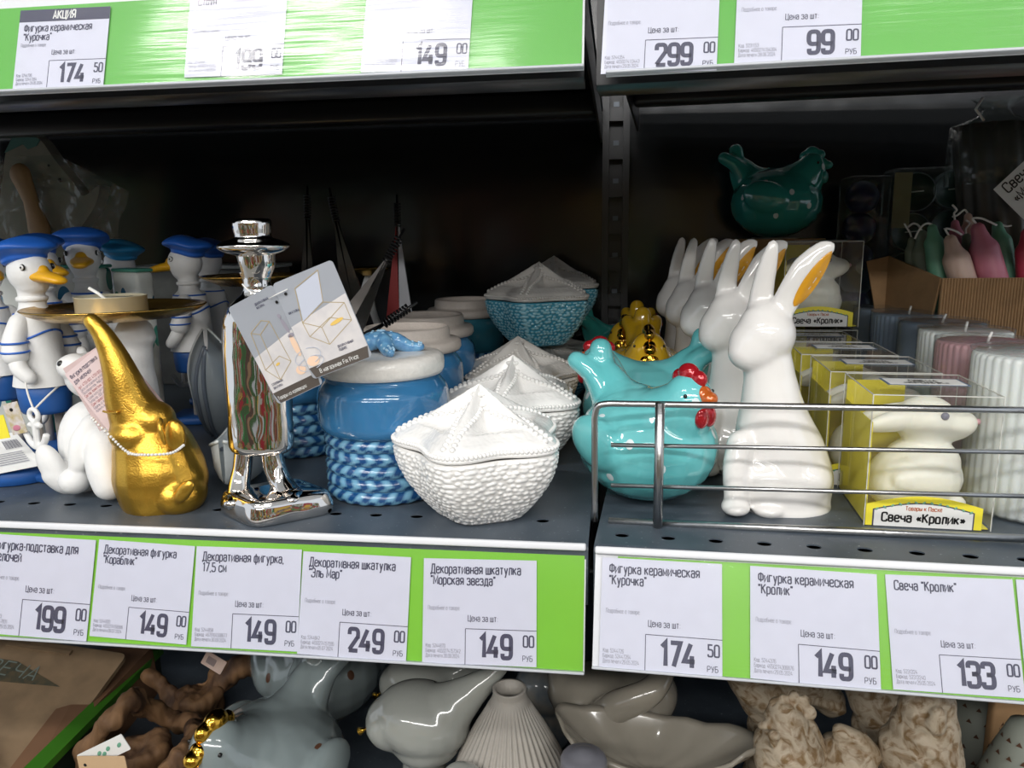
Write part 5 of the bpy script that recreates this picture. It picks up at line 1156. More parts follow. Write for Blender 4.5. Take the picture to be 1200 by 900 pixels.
        an.tube(catmull([(c.x-0.010, c.y, 0.039), (c.x-0.006, c.y, 0.032), (c.x, c.y, 0.029), (c.x+0.006, c.y, 0.032), (c.x+0.010, c.y, 0.039)], 5), 0.0023, 8); blob(an, 'anchor', M_['duck_white'], t, 0.0008, 2)
    return t
d0 = make_duck('white sailor duck in blue hat and striped shirt, frontmost at the left')
def dk(t, px, y, rz, s=1.0, py=420): p = W(px, py, y); t.location = (p.x, y, 0); t.rotation_euler = (0, 0, R(rz)); t.scale = (s, s, s)
def hatc(t, m):
    for c in t.children:
        if c.name.startswith('hat'): c.material_slots[0].link = 'OBJECT'; c.material_slots[0].material = m
dk(d0, 47, 0.082, -14, 0.985)
def dup(label, px, y, rz, s=1.0, py=420): c = copy_tree(d0); c['label'] = label; dk(c, px, y, rz, s, py); return c
dup('white sailor duck half hidden behind the frontmost duck, beak pointing right', 60, 0.150, -22, 1.0)
dup('white sailor duck facing forward behind the gold plate', 112, 0.205, -60, 1.03)
dup('white sailor duck cut off by the left edge of the picture', -4, 0.120, -35, 0.99)
c = dup('white sailor duck in a light blue hat at the back', 153, 0.265, 165, 0.97); hatc(c, M_['duck_hat_pale'])
dup('white sailor duck facing left beside the silver figure', 229, 0.245, 192, 0.985)
dup('white sailor duck in shade behind the left-facing one', 254, 0.320, 170, 0.97)

# blue round base with its barcode sheet, front left
b = G(22, 566); t = thing('round_stand', 'blue round stand with a barcode sheet lying on it, front left corner', 'stand', (b.x-0.010, b.y+0.018, 0))
MB().lathe([(0.028, 0.0), (0.0300, 0.001), (0.0300, 0.0085), (0.0285, 0.0100), (0.001, 0.0100)], 56).build('disc', M_['duck_short'], t, True)
yb = b.y+0.004
sh_ = thing('barcode_sheet', 'white printed sheet with a barcode leaning on the blue stand', 'tag', W(18, 533, yb))
def ls(px, py, dy=0): return W(px, py, yb+dy)-sh_.location
Q = [W(-24, 514, 0.085)-sh_.location, W(18, 506, 0.085)-sh_.location, W(52, 544, 0.052)-sh_.location, W(-8, 556, 0.046)-sh_.location]
def qd(u, v, up_=0.0006): return (Q[0]*(1-u)+Q[1]*u)*(1-v)+(Q[3]*(1-u)+Q[2]*u)*v+Vector((0, -up_*0.4, up_))
MB().add(Q+[q-Vector((0, 0, 0.0004)) for q in Q], [(0, 3, 2, 1), (4, 5, 6, 7), (0, 1, 5, 4), (1, 2, 6, 5), (2, 3, 7, 6), (3, 0, 4, 7)]).build('sheet', M_['paper_w'], sh_)
for k in range(16): u = 0.50+0.024*k; MB().add([qd(u, .22), qd(u+.008+.006*(k % 3 == 0), .22), qd(u+.008+.006*(k % 3 == 0), .46), qd(u, .46)], [(0, 3, 2, 1)]).build('barcode_bar', M_['ink'], sh_)
for k in range(6): MB().add([qd(.12, .56+.055*k), qd(.80, .56+.055*k), qd(.80, .575+.055*k), qd(.12, .575+.055*k)], [(0, 3, 2, 1)]).build('print_line', M_['ink_soft'], sh_)
# small floral hang tag
ht_ = thing('flower_tag', 'small pink and yellow flower tag with a punched hole among the ducks', 'tag', W(12, 500, 0.052))
def lf(px, py): return W(px, py, 0.052)-ht_.location
o_, w_, h_ = card('leaf', mat('flower_card', (0.62, 0.58, 0.58), 0.5, col2=(0.45, 0.36, 0.16), vscale=180), ht_, [lf(3, 474), lf(20, 470), lf(7, 512)], 0.0004)
MB().ell((w_*0.45, -h_*0.22, 0.0003), (0.0013, 0.0013, 0.0002), n=14, m=6).build('hole', M_['black'], o_, True); MB().ell((w_*0.4, -h_*0.8, 0.0003), (0.003, 0.002, 0.0002), n=14, m=6).build('petal', M_['taper_pink'], o_, True)
o_, w_, h_ = card('leaf', M_['yellow_card'], ht_, [lf(-8, 488), lf(4, 486), lf(-8, 516)], 0.0004)

# leaf-patterned trays behind the ducks
def leaf_mat():
    m, N, L, b = nt('leaf_print'); tc = N.new('ShaderNodeTexCoord'); v = N.new('ShaderNodeTexVoronoi'); v.inputs['Scale'].default_value = 55; v.feature = 'F1'
    mp = N.new('ShaderNodeMapping'); mp.inputs['Scale'].default_value = (1, 1, 0.55); mp.inputs['Rotation'].default_value = (0, 0.6, 0); L.new(tc.outputs['Object'], mp.inputs[0]); L.new(mp.outputs[0], v.inputs['Vector'])
    lt = N.new('ShaderNodeMath'); lt.operation = 'LESS_THAN'; lt.inputs[1].default_value = 0.36; L.new(v.outputs['Distance'], lt.inputs[0])
    cr = N.new('ShaderNodeValToRGB'); cr.color_ramp.interpolation = 'CONSTANT'; e = cr.color_ramp.elements; e[0].color = (0.03, 0.22, 0.16, 1); e[1].position = 0.5; e[1].color = (0.02, 0.12, 0.22, 1)
    s = N.new('ShaderNodeSeparateColor'); L.new(v.outputs['Color'], s.inputs[0]); L.new(s.outputs[0], cr.inputs[0])
    mx = N.new('ShaderNodeMixRGB'); L.new(lt.outputs[0], mx.inputs[0]); mx.inputs[1].default_value = (0.60, 0.62, 0.58, 1); L.new(cr.outputs[0], mx.inputs[2]); L.new(mx.outputs[0], b.inputs['Base Color']); b.inputs['Roughness'].default_value = 0.25; return m
M_['leafprint'] = leaf_mat(); M_['green_glass'] = mat('green_edge', (0.06, 0.26, 0.19), 0.3)
def leafbox(px, y, z, w_, d_, h_, rz, label):
    p = W(px, 350, y); t = thing('leaf_print_dish', label, 'dish', (p.x, y, z), R(rz))
    MB().rbox((0, 0, h_/2), (w_, d_, h_), 0.004, 3).build('body', M_['leafprint'], t, auto=40); MB().rbox((0, 0, h_+0.0008), (w_*1.01, d_*1.01, 0.003), 0.0014).build('rim', M_['green_glass'], t, auto=40)
    return t
def supp(px, y, h_, label): p = W(px, 350, y); t = thing('white_carton', label, 'box', (p.x, y, 0)); MB().rbox((0, 0, h_/2), (0.055, 0.05, h_), 0.001).build('carton_body', M_['tin_white'], t); MB().box((0, 0, h_+0.0003), (0.02, 0.051, 0.0004)).build('tape', M_['wood'], t); return t
leafbox(88, 0.215, 0.0, 0.062, 0.02, 0.142, 4, 'tall leaf-printed dish standing between the front ducks')
leafbox(158, 0.215, 0.0, 0.040, 0.016, 0.1385, -28, 'leaf-printed dish standing behind the gold plate')
leafbox(12, 0.185, 0.0, 0.050, 0.018, 0.138, -10, 'leaf-printed dish with striped leaves behind the frontmost duck')
# grey translucent storage box at the back
p = W(245, 400, 0.42); t = thing('storage_box', 'grey cloudy plastic storage box along the back panel behind the ducks', 'box', (p.x, 0.435, 0))
hz_ = W(245, 314, 0.41).z
M_['cloud'] = mat('cloudy_plastic', (0.20, 0.20, 0.19), 0.35, col2=(0.10, 0.10, 0.10), vscale=26)
MB().rbox((0, 0, hz_/2), (0.17, 0.06, hz_), 0.004).build('box_body', M_['cloud'], t, auto=40); MB().rbox((0, -0.002, hz_+0.001), (0.175, 0.064, 0.004), 0.0015).build('box_rim', M_['tin_white'], t, auto=40)

# more gold elephant plates behind the silver figure
def back_plate(px, py, y, rpx, label):
    c = W(px, py, y); r = rpx*mpp(c); t = thing('elephant_figure', label, 'figurine', (c.x, y, 0)); z = c.z
    k = r/0.053; MB().lathe([(0.001, z-0.008), (r*0.6, z-0.0075), (r*0.9, z-0.002), (r, z), (r*0.98, z+0.0008), (r*0.9, z-0.0005), (r*0.55, z-0.005), (0.001, z-0.005)], 56).build('plate', M_['plate_gold'], t, True)
    mb = MB(); mb.ell((0, 0, 0.024), (0.028, 0.026, 0.024)); mb.ell((0, 0, 0.055), (0.02, 0.018, 0.018)); chain(mb, [(0, 0, 0.04), (-0.005, 0, 0.075), (-0.004, 0, 0.10), (0.0, 0, z-0.009)], [0.022, 0.013, 0.008, 0.0045]); blob(mb, 'body', M_['gold'] if 'white' not in label else M_['duck_white'], t, 0.0015, 5)
back_plate(292, 323, 0.205, 55, 'gold elephant with its plate showing behind the neck of the silver figure')
back_plate(432, 314, 0.415, 27, 'white elephant with a gold plate rim at the back among the masts')

# ================================================================== grey tin boats
def boat(label, M4, m_out, L_=0.085, w_=0.034, h_=0.028, stripes=True):
    t = thing('toy_boat', label, 'figurine', M4.translation); Rm = M4.to_3x3()
    vs = []; fs = []; n = 20; k = 9
    def ring(s, off, zoff):
        u = s; hw = (w_/2-off)*(1-(abs(2*u-1))**2.4*0.98 if u > 0.5 else 1-(abs(2*u-1))**4*0.35); sheer = 0.010*(2*u-1)**2
        out = []
        for j in range(k): a = math.pi*j/(k-1); out.append(Vector(((u-0.5)*L_, -math.cos(a)*hw, h_+sheer-(h_-zoff)*math.sin(a)**0.6)))
        return out
    for off, zo in ((0, 0), (0.0012, 0.0015)):
        for i in range(n+1): vs += ring(i/n*0.985, off, zo)
    N1 = (n+1)*k
    for lay in (0, 1):
        for i in range(n):
            for j in range(k-1): a = lay*N1+i*k+j; fs.append((a, a+1, a+k+1, a+k))
    for i in range(n):
        for j in (0, k-1): a = i*k+j; fs.append((a, a+k, N1+a+k, N1+a))
    for j in range(k-1): fs.append((j, j+1, N1+j+1, N1+j))
    mb = MB().add([Rm @ v for v in vs], fs); mb.build('hull', m_out, t, True)
    for side in (0, k-1): MB().tube([Rm @ vs[i*k+side] for i in range(n+1)], 0.0011, 6).build('rim', M_['tin_white'], t, True)
    if stripes:
        for jj in (2, 3): MB().tube([Rm @ (vs[i*k+jj]*1.012+Vector((0, 0, 0))) for i in range(n+1)], 0.0016, 6).build('stripe', M_['tin_dark'], t, True)
    MB().box((0, 0, h_*0.8), (0.004, w_*0.85, 0.002), Rm.to_4x4()).build('thwart', M_['tin_dark'], t)
    return t
c = W(246, 492, 0.115)
boat('grey striped tin boat standing on end between the ducks and the silver figure', Matrix.Translation((c.x+0.006, 0.115, 0.046)) @ Euler((R(8), R(-62), R(-70))).to_matrix().to_4x4(), M_['tin_grey'])
c = W(262, 545, 0.070)
boat('pale grey tin boat with white rim lying behind the silver base', Matrix.Translation((c.x+0.010, 0.078, 0.001)) @ Euler((0, R(0), R(-82))).to_matrix().to_4x4(), M_['tin_white'], stripes=False, L_=0.075)
# masts with folded sails
def sail(label, tip, foot, y, wbot, m1, m2=None, y2=None, coil=True, zfoot=None):
    a = W(tip[0], tip[1], y); b = W(foot[0], foot[1], y2 if y2 is not None else y); t = thing('folded_sail', label, 'sail', b)
    d = (a-b); L_ = d.length; d.normalize(); u = d.cross(Vector((0, 1, 0))).normalized(); n = u.cross(d)
    tipc = d*(L_*0.99)
    MB().tube([Vector((0, 0, 0)), d*L_], 0.0011, 8).build('mast', M_['black_pl'], t, True)
    Lc = L_-0.028
    def tri(x0, x1, m, nm, yo): mb = MB(); mb.add([u*x0+n*yo, u*x1+n*yo, d*Lc+u*0.001+n*yo, d*Lc-u*0.001+n*yo, u*x0+n*(yo+0.002), u*x1+n*(yo+0.002), d*Lc+u*0.001+n*(yo+0.002), d*Lc-u*0.001+n*(yo+0.002)], [(0, 1, 2, 3), (7, 6, 5, 4), (0, 4, 5, 1), (1, 5, 6, 2), (3, 2, 6, 7), (0, 3, 7, 4)]); mb.build(nm, m, t)
    tri(-wbot, -0.0005, m1, 'sail_panel', -0.002); tri(0.0005, wbot, m2 or m1, 'sail_panel', -0.002); tri(-wbot*0.3, wbot*0.3, M_['black_pl'] if m2 is None else m1, 'sail_fold', 0.002)
    if coil:
        for k in range(9): c = d*(Lc-0.002+k*0.0026); MB().tube([c+(u*math.cos(R(q*30))+n*math.sin(R(q*30)))*0.0030+d*(0.0009*q/12) for q in range(13)], 0.0008, 5).build('coil_turn', M_['black_pl'], t, True)
    return t
sail('black folded sail with coiled tip, upright, behind the silver figure', (360, 218), (362, 430), 0.30, 0.015, M_['black_pl'])
sail('black folded sail with coiled tip, second, leaning slightly left', (386, 220), (424, 400), 0.285, 0.017, M_['black_pl'])
sail('red and white folded sail with black tip at the back', (465, 228), (470, 420), 0.335, 0.019, M_['sail_white'], M_['sail_red'])
sail('black and grey folded sail leaning right with a ribbed tip', (474, 268), (400, 400), 0.195, 0.015, M_['black_pl'], M_['sail_grey'])
sail('thin black folded sail leaning low over the jar lids', (489, 354), (425, 396), 0.145, 0.0035, M_['black_pl'])

# bagged swan-shaped board behind the ducks
p = W(75, 220, 0.355); t = thing('bagged_whale', 'cream whale-shaped ornament with a teal crown sealed in a clear bag', 'ornament', (p.x, 0.355, 0))
def lb(px, py): q = W(px, py, 0.355)-t.location; return (q.x, q.z)
out = [(4, 250), (10, 210), (14, 178), (24, 160), (38, 155), (54, 165), (72, 190), (92, 214), (104, 230), (122, 218), (118, 240), (104, 262), (92, 280), (80, 300), (72, 340), (66, 400), (64, 462), (24, 462), (10, 400), (4, 330)]
pts = [lb(*q) for q in out]; pts = [(p_.x, p_.y) for p_ in catmull([Vector((a, b, 0)) for a, b in pts], 4)]
Mx = Matrix.Rotation(R(90), 4, 'X')
M_['whale'] = mat('cream_plaster', (0.22, 0.21, 0.165), 0.6, var=0.15, vscale=40); M_['whale_teal'] = mat('teal_plaster', (0.05, 0.15, 0.13), 0.6)
MB().poly(pts, 0.016, Mx).build('body', M_['whale'], t)
pts = [lb(*q) for q in [(13, 180), (22, 162), (38, 156), (54, 165), (50, 172), (40, 176), (34, 170), (22, 176)]]; MB().poly(pts, 0.018, Mx).build('crown_patch', M_['whale_teal'], t)
for (px, py, r) in ((70, 211, 0.0022), (57, 194, 0.0014)): q = W(px, py, 0.344)-t.location; MB().ell(q, (r, 0.001, r), n=14, m=8).build('eye', M_['black'], t, True)
M_['oarwood'] = mat('tan_wood', (0.32, 0.19, 0.08), 0.6, var=0.2)
mb = MB(); chain(mb, [W(24, 205, .338)-t.location, W(36, 235, .338)-t.location, W(46, 268, .338)-t.location], [0.012, 0.009, 0.013], flat=(1, 0.4, 1)); blob(mb, 'tan_bone', M_['oarwood'], t, 0.0015, 3)
vs = []; fs = []; n = 14
for j in range(n+1):
    for i in range(n+1):
        x = -0.065+0.14*i/n; z = 0.02+0.23*j/n; vs.append((x+(0.01*math.sin(j)), -0.016+0.006*noise.noise(Vector((i*.7, j*.7, 1.0))), z-max(0, (x-0.0))*0.5*(j/n)))
for j in range(n):
    for i in range(n): a = j*(n+1)+i; fs.append((a, a+1, a+n+2, a+n+1))
pyd('plastic_bag', vs, fs, M_['bagfilm'], t)
# ================================================================== things on the shelf below
ZL = -0.25
def shape(name, label, cat, px, py, y, m, prims, voxel=0.0018, it=8, post=None, foot=True):
    """figure laid out about a point of the plane y; runs down to the lower shelf"""
    c = W(px, py, y); t = thing(name, label, cat, (c.x, y, ZL+0.0002)); mb = MB(); o = Vector(t.location)
    for q in prims:
        if q[0] == 'e': _, x, yy, dy, rx, ry, rz, rot = q; s = mpp(W(x, yy, y+dy)); mb.ell(W(x, yy, y+dy)-o, (rx*s, ry*s, rz*s), (0, R(rot), 0))
        else: _, pts, rs = q; s = mpp(c); chain(mb, [W(a, b, y+d)-o for a, b, d in pts], [r*s for r in rs])
    if foot:
        s = mpp(c); mb.lathe([(foot*0.9, 0), (foot, 0.003), (foot*0.9, c.z-ZL)], 24, c=(0, 0, 0))
    blob(mb, 'body', m, t, voxel, it, post); return t
GG = {'body': M_['hen_grey'], 'comb': M_['gold_lustre'], 'beak': M_['gold_lustre'], 'wattle': M_['gold_lustre'], 'spot': M_['spot_brown']}
g1 = hen_copy('grey brown-dotted hen with golden comb and wattle, front of the lower shelf', GG); place(g1, 312, 860, 0.060, -112, z=ZL, s=1.30)
g2 = hen_copy('grey dotted hen farther back on the lower shelf, its back to the light', GG); place(g2, 378, 800, 0.190, -62, z=ZL, s=1.35)
M_['bird'] = mat('pale_grey_glaze', (0.31, 0.32, 0.295), 0.12, coat=0.6)
M_['beige_glaze'] = mat('beige_glaze', (0.28, 0.255, 0.21), 0.14, coat=0.6, var=0.12, vscale=30)
bd1 = shape('bird_figure', 'pale grey glazed bird with raised tail, right of the dotted hens below', 'figurine', 495, 850, 0.06, M_['bird'],
      [('e', 495, 842, 0, 58, 48, 42, 12), ('e', 462, 845, 0, 34, 36, 32, 0), ('c', [(520, 835, 0), (550, 812, .004), (578, 790, .008), (592, 778, .01)], [34, 20, 11, 7]), ('e', 500, 866, 0, 42, 40, 28, 0)], foot=0.016)
MB().lathe([(0.0001, 0), (0.003, -0.006)], 10).build('beak', M_['gold_lustre'], bd1, True).matrix_local = Matrix.Translation(W(430, 853, 0.055)-Vector(bd1.location)) @ Matrix.Rotation(R(60), 4, 'Y')
bd2 = shape('bird_figure', 'pale grey glazed bird behind, half hidden by the price rail', 'figurine', 500, 800, 0.15, M_['bird'],
      [('e', 500, 796, 0, 50, 42, 30, 8), ('e', 470, 800, 0, 26, 28, 24, 0), ('c', [(520, 795, 0), (550, 780, .004), (575, 765, .008)], [26, 16, 9])], foot=0.016)
MB().lathe([(0.0001, 0), (0.003, -0.006)], 10).build('beak', M_['gold_lustre'], bd2, True).matrix_local = Matrix.Translation(W(446, 812, 0.145)-Vector(bd2.location)) @ Matrix.Rotation(R(60), 4, 'Y')
# ribbed vase
c = W(597, 812, 0.055); vt = thing('ribbed_vase', 'matte beige ribbed cone vase with a narrow mouth on the lower shelf', 'vase', (c.x, 0.055, ZL)); H_ = W(597, 806, 0.055).z-ZL
fn = lambda a, r, z: r*(1+0.030*math.cos(40*a)*(1 if z < H_-0.012 else 0))
prof = [(0.020, 0), (0.032, 0.002), (0.039, 0.018), (0.041, 0.034), (0.037, H_*0.52), (0.026, H_*0.72), (0.016, H_*0.87), (0.0115, H_*0.95), (0.0110, H_-0.003), (0.0112, H_), (0.0088, H_), (0.0082, H_-0.01), (0.009, H_-0.05)]
prof = [(p_.x, p_.y) for p_ in catmull([Vector((a, b, 0)) for a, b in prof[:10]], 4)]+prof[10:]
M_['vase'] = mat('matte_beige', (0.34, 0.315, 0.28), 0.5, bump=0.1, bscale=400); MB().lathe(prof, 240, fn=fn).build('body', M_['vase'], vt, True)
shape('small_jug', 'small grey round-mouthed jug at the bottom edge beside the ribbed vase', 'jug', 541, 905, 0.015, M_['bird'], [('e', 541, 915, 0, 26, 26, 18, 0)], foot=0.014)
# leaf dish, swan bowl
def dish(label, px, py, y, L_, w_, h_, rz, m, tilt=0, cat='dish', name='leaf_dish'):
    c = W(px, py, y); t = thing(name, label, cat, (c.x, y, ZL), R(rz)); vs = []; fs = []; n = 48; k = 14; zb = c.z-ZL
    for lay in (0, 1):
        for j in range(k+1):
            for i in range(n):
                a = 2*math.pi*i/n; s = j/k; r = s*(1+0.04*math.sin(5*a)); pt = 1+0.16*max(0, math.cos(a))**6
                z = zb-h_+h_*s**2.2+0.012*math.cos(a)**2*s*s - (0.004 if lay else 0); vs.append((L_*r*pt*math.cos(a), w_*r*math.sin(a)*(1.02 if lay else 1), z+0.001*math.sin(12*a)*s))
    for lay in (0, 1):
        for j in range(k):
            for i in range(n): q = (i+1) % n; b0 = lay*(k+1)*n; fs.append((b0+j*n+i, b0+j*n+q, b0+(j+1)*n+q, b0+(j+1)*n+i))
    for i in range(n): q = (i+1) % n; fs.append((k*n+i, k*n+q, (k+1)*n+k*n+q, (k+1)*n+k*n+i))
    MB().add(vs, fs).build('body', m, t, True); MB().lathe([(0.022, 0), (0.020, 0.003), (0.016, zb-h_-0.002)], 24).build('foot', m, t, True); return t
dish('long glossy beige leaf dish on the lower shelf in front of the shell bowl', 760, 868, 0.055, 0.062, 0.030, 0.022, -7, M_['beige_glaze'])
shape('shell_bowl', 'beige glazed folded bowl behind the long leaf dish', 'bowl', 720, 820, 0.13, M_['beige_glaze'],
      [('e', 705, 815, 0.0, 66, 50, 34, 8), ('e', 760, 812, 0.0, 34, 40, 36, 0), ('c', [(690, 850, -.02), (720, 830, -.04), (760, 812, -.044), (778, 790, -.03)], [18, 18, 15, 12]), ('c', [(655, 790, 0), (660, 815, -.01), (672, 840, -.012)], [14, 16, 18])], foot=0.025)
shape('fish_vase', 'dark shiny mottled ceramic piece behind the ribbed vase', 'ornament', 640, 800, 0.17, mat('mottled_blue_grey', (0.16, 0.20, 0.24), 0.15, coat=0.6, col2=(0.34, 0.32, 0.28), vscale=60), [('e', 640, 805, 0, 38, 34, 34, 0)], foot=0.02)
shape('grey_vase', 'small dark grey vase tip at the bottom edge in front of the leaf dish', 'vase', 684, 885, 0.02, mat('slate_glaze', (0.14, 0.14, 0.16), 0.3), [('e', 684, 892, 0, 20, 20, 16, 0)], foot=0.016)
# carved resin roosters
def resin():
    m, N, L, b = nt('resin_cream'); tc = N.new('ShaderNodeTexCoord'); n = N.new('ShaderNodeTexNoise'); n.inputs['Scale'].default_value = 130; n.inputs['Detail'].default_value = 5; n.inputs['Distortion'].default_value = 1.2; L.new(tc.outputs['Object'], n.inputs['Vector'])
    cr = N.new('ShaderNodeValToRGB'); e = cr.color_ramp.elements; e[0].position = 0.34; e[0].color = (0.20, 0.12, 0.05, 1); e[1].position = 0.55; e[1].color = (0.45, 0.37, 0.27, 1); L.new(n.outputs['Fac'], cr.inputs[0]); L.new(cr.outputs[0], b.inputs['Base Color']); b.inputs['Roughness'].default_value = 0.55
    bp = N.new('ShaderNodeBump'); bp.inputs['Strength'].default_value = 0.6; bp.inputs['Distance'].default_value = 0.002; L.new(n.outputs['Fac'], bp.inputs['Height']); L.new(bp.outputs[0], b.inputs['Normal']); return m
M_['resin'] = resin()
def feathers(k=1.0, amp=0.0016):
    def f_(co, n): 
        w_ = noise.noise(Vector((co.x*60, co.y*60, co.z*16)))*amp*0.8+math.sin(co.z*420+5*noise.noise(co*30)+co.x*200)*amp*0.40
        return co+n*w_
    return f_
shape('rooster_figure', 'cream resin rooster with carved feathers and a ridged comb, facing left, lower shelf', 'figurine', 925, 870, 0.045, M_['resin'],
      [('e', 922, 880, 0, 40, 38, 44, 0), ('c', [(922, 870, 0), (920, 848, 0), (917, 838, 0)], [32, 25, 20]), ('e', 897, 850, -0.006, 10, 6, 5, -25), ('e', 907, 829, 0, 7, 6, 9, 0), ('e', 918, 823, 0, 7, 6, 11, 0), ('e', 930, 820, 0, 7, 6, 11, 0), ('e', 942, 824, 0, 7, 6, 10, 0), ('e', 950, 834, 0, 7, 6, 9, 0), ('e', 906, 866, -0.014, 7, 6, 12, 0), ('c', [(940, 850, .004), (950, 870, .004), (955, 895, .004)], [12, 16, 20])], 0.0010, 1, feathers(), foot=0.020)
shape('rooster_figure', 'cream resin rooster tail rising behind the ridged-comb rooster', 'figurine', 905, 820, 0.13, M_['resin'],
      [('c', [(868, 780, 0), (885, 805, 0), (900, 830, 0), (905, 860, 0)], [22, 26, 24, 22]), ('c', [(925, 785, 0), (950, 800, 0), (975, 825, 0)], [26, 24, 16]), ('e', 930, 800, 0, 40, 26, 30, 0)], 0.0014, 2, feathers(), foot=0.018)
shape('rooster_figure', 'cream resin hen curled low between the two lower-shelf roosters', 'figurine', 992, 885, 0.05, M_['resin'],
      [('e', 992, 888, 0, 34, 34, 32, 0), ('c', [(1015, 885, 0), (1005, 868, -.004), (985, 860, -.004)], [16, 13, 10])], 0.0012, 2, feathers(), foot=0.020)
shape('rooster_figure', 'large cream resin rooster with long carved neck feathers, right of the lower shelf', 'figurine', 1082, 865, 0.05, M_['resin'],
      [('e', 1078, 880, 0, 48, 40, 44, 0), ('c', [(1080, 870, 0), (1086, 840, 0), (1090, 815, 0)], [42, 34, 24]), ('e', 1100, 812, -.004, 15, 14, 18, 0), ('e', 1098, 845, -0.016, 12, 10, 17, 0), ('e', 1075, 808, 0, 16, 12, 10, 0)], 0.0012, 2, feathers(), foot=0.022)
shape('rooster_figure', 'fan tail of a resin rooster between the lower right roosters', 'figurine', 1030, 815, 0.12, M_['resin'],
      [('c', [(1005, 800, 0), (1020, 820, 0), (1035, 848, 0)], [18, 24, 24]), ('c', [(1055, 798, 0), (1048, 820, 0), (1040, 848, 0)], [22, 24, 22])], 0.0014, 2, feathers(), foot=0.018)
# dotted cones
def cone(label, px, py, y, H_, r): 
    c = W(px, py, y); t = thing('dotted_cone', label, 'ornament', (c.x, y, ZL)); h = c.z-ZL; M_.setdefault('cone', mat('celadon_matte', (0.26, 0.28, 0.24), 0.6))
    prof = [(r, 0), (r, 0.004), (r*0.72, h*0.45), (r*0.4, h*0.8), (r*0.22, h*0.97), (0.001, h)]; MB().lathe(prof, 48).build('body', M_['cone'], t, True)
    mb = MB()
    for j in range(9):
        z = h*(0.25+0.08*j); 
        for (r0_, z0_), (r1_, z1_) in zip(prof[1:], prof[2:]):
            if z0_ <= z <= z1_: rr = r0_+(r1_-r0_)*(z-z0_)/(z1_-z0_)
        for i in range(14):
            a = 2*math.pi*(i+0.5*(j % 2))/14; d = Vector((math.cos(a), math.sin(a), 0.25)); u = Vector((-math.sin(a), math.cos(a), 0)); cc = Vector((rr*math.cos(a), rr*math.sin(a), z))+d*0.0006; mb.add([cc+u*0.0018, cc-u*0.0018, cc+Vector((0, 0, 0.0030))-d*0.0004], [(0, 1, 2)])
    mb.build('triangle_print', M_['spot_brown'], t)['kind'] = 'stuff'
cone('celadon cone ornament printed with small triangles, behind the large rooster', 1152, 790, 0.14, 0.15, 0.050)
cone('celadon cone ornament printed with triangles at the bottom right corner', 1204, 842, 0.06, 0.12, 0.042)
b_ = W(1190, 822, 0.09); t = thing('wood_board', 'brown wooden board behind the cones at the lower right', 'board', (b_.x+0.02, 0.10, ZL)); MB().rbox((0, 0, (b_.z-ZL)/2+0.008), (0.06, 0.008, b_.z-ZL+0.016), 0.002, M=Matrix.Rotation(R(0), 4, 'Y')).build('panel', M_['carton'], t, auto=40)
# driftwood bowls with tags
M_['drift'] = mat('driftwood', (0.20, 0.105, 0.045), 0.75, col2=(0.05, 0.022, 0.010), vscale=55, bump=0.8, bscale=120, detail=5, stretch=(1, 1, 0.3))
def drift(label, pts, rs, px, py, y, cavity):
    t = shape('driftwood_bowl', label, 'bowl', px, py, y, M_['drift'], [('c', pts, rs)]+cavity, 0.0016, 2, lambda co, n: co+n*(noise.noise(co*55)*0.007+noise.noise(Vector((co.x*200, co.y*200, co.z*50)))*0.0022), foot=0.02); return t
drift('knotty brown driftwood bowl standing left of the dotted hen', [(98, 890, 0), (112, 862, 0), (135, 838, .0), (152, 822, .01), (175, 832, .03), (205, 845, .04), (230, 850, .03)], [11, 12, 14, 15, 14, 12, 12], 170, 870, 0.06, [('c', [(232, 850, .03), (225, 870, .0), (200, 900, -.02)], [13, 12, 13]), ('c', [(98, 890, 0), (110, 925, -.01), (150, 945, -.02), (200, 930, -.02)], [12, 20, 26, 22]), ('e', 165, 925, 0.0, 60, 50, 26, 0)])
drift('darker driftwood bowl behind, under the price rail', [(176, 796, 0), (196, 812, 0), (215, 818, .0), (245, 812, .01), (262, 790, .02), (300, 775, .03)], [9, 12, 15, 15, 16, 18], 230, 810, 0.16, [('c', [(245, 812, .01), (240, 840, .02), (225, 870, .03)], [15, 16, 20])])
# hang tags on the lower shelf
for (lab, TL_, TR_, BL_, y, mm, bars) in (('cream barcode hang tag on the rear driftwood bowl', (233, 776), (248, 762), (252, 792), 0.12, 'taper_cream', True), ('white hang tag with small green plants behind the cream tag at the bottom', (90, 885), (142, 860), (96, 905), 0.018, 'paper_w', False), ('plain cream hang tag with a punched hole at the bottom edge', (90, 886), (146, 886), (90, 920), 0.012, 'kraft_l', False)):
    if mm == 'kraft_l' and mm not in M_: M_[mm] = mat('cream_tag', (0.56, 0.38, 0.22), 0.6)
    if bars: TL_, TR_, BL_ = (243, 762), (266, 776), (234, 776)
    t = thing('hang_tag', lab, 'tag', W(*TL_, y)); o_, w_, h_ = card('leaf', M_[mm], t, [W(*q, y)-t.location for q in (TL_, TR_, BL_)], 0.0005, 0.001)
    if bars:
        for k in range(7): MB().box((w_*0.2+0.0011*k, -h_*0.5, 0.0004), (0.0005, h_*0.5, 0.0002)).build('barcode_bar', M_['ink'], o_)
    elif mm == 'paper_w':
        for (a, b2) in ((0.42, 0.45), (0.62, 0.42), (0.85, 0.5), (0.5, 0.6)): MB().ell((w_*a, -h_*b2, 0.0004), (0.0022, 0.0014, 0.0002), (0, 0, 0.5), n=8, m=4).build('plant_print', M_['taper_green'], o_)
    else: MB().ell((w_*0.14, -h_*0.30, 0.0003), (0.0012, 0.0012, 0.0002), n=14, m=6).build('hole', M_['black'], o_, True)
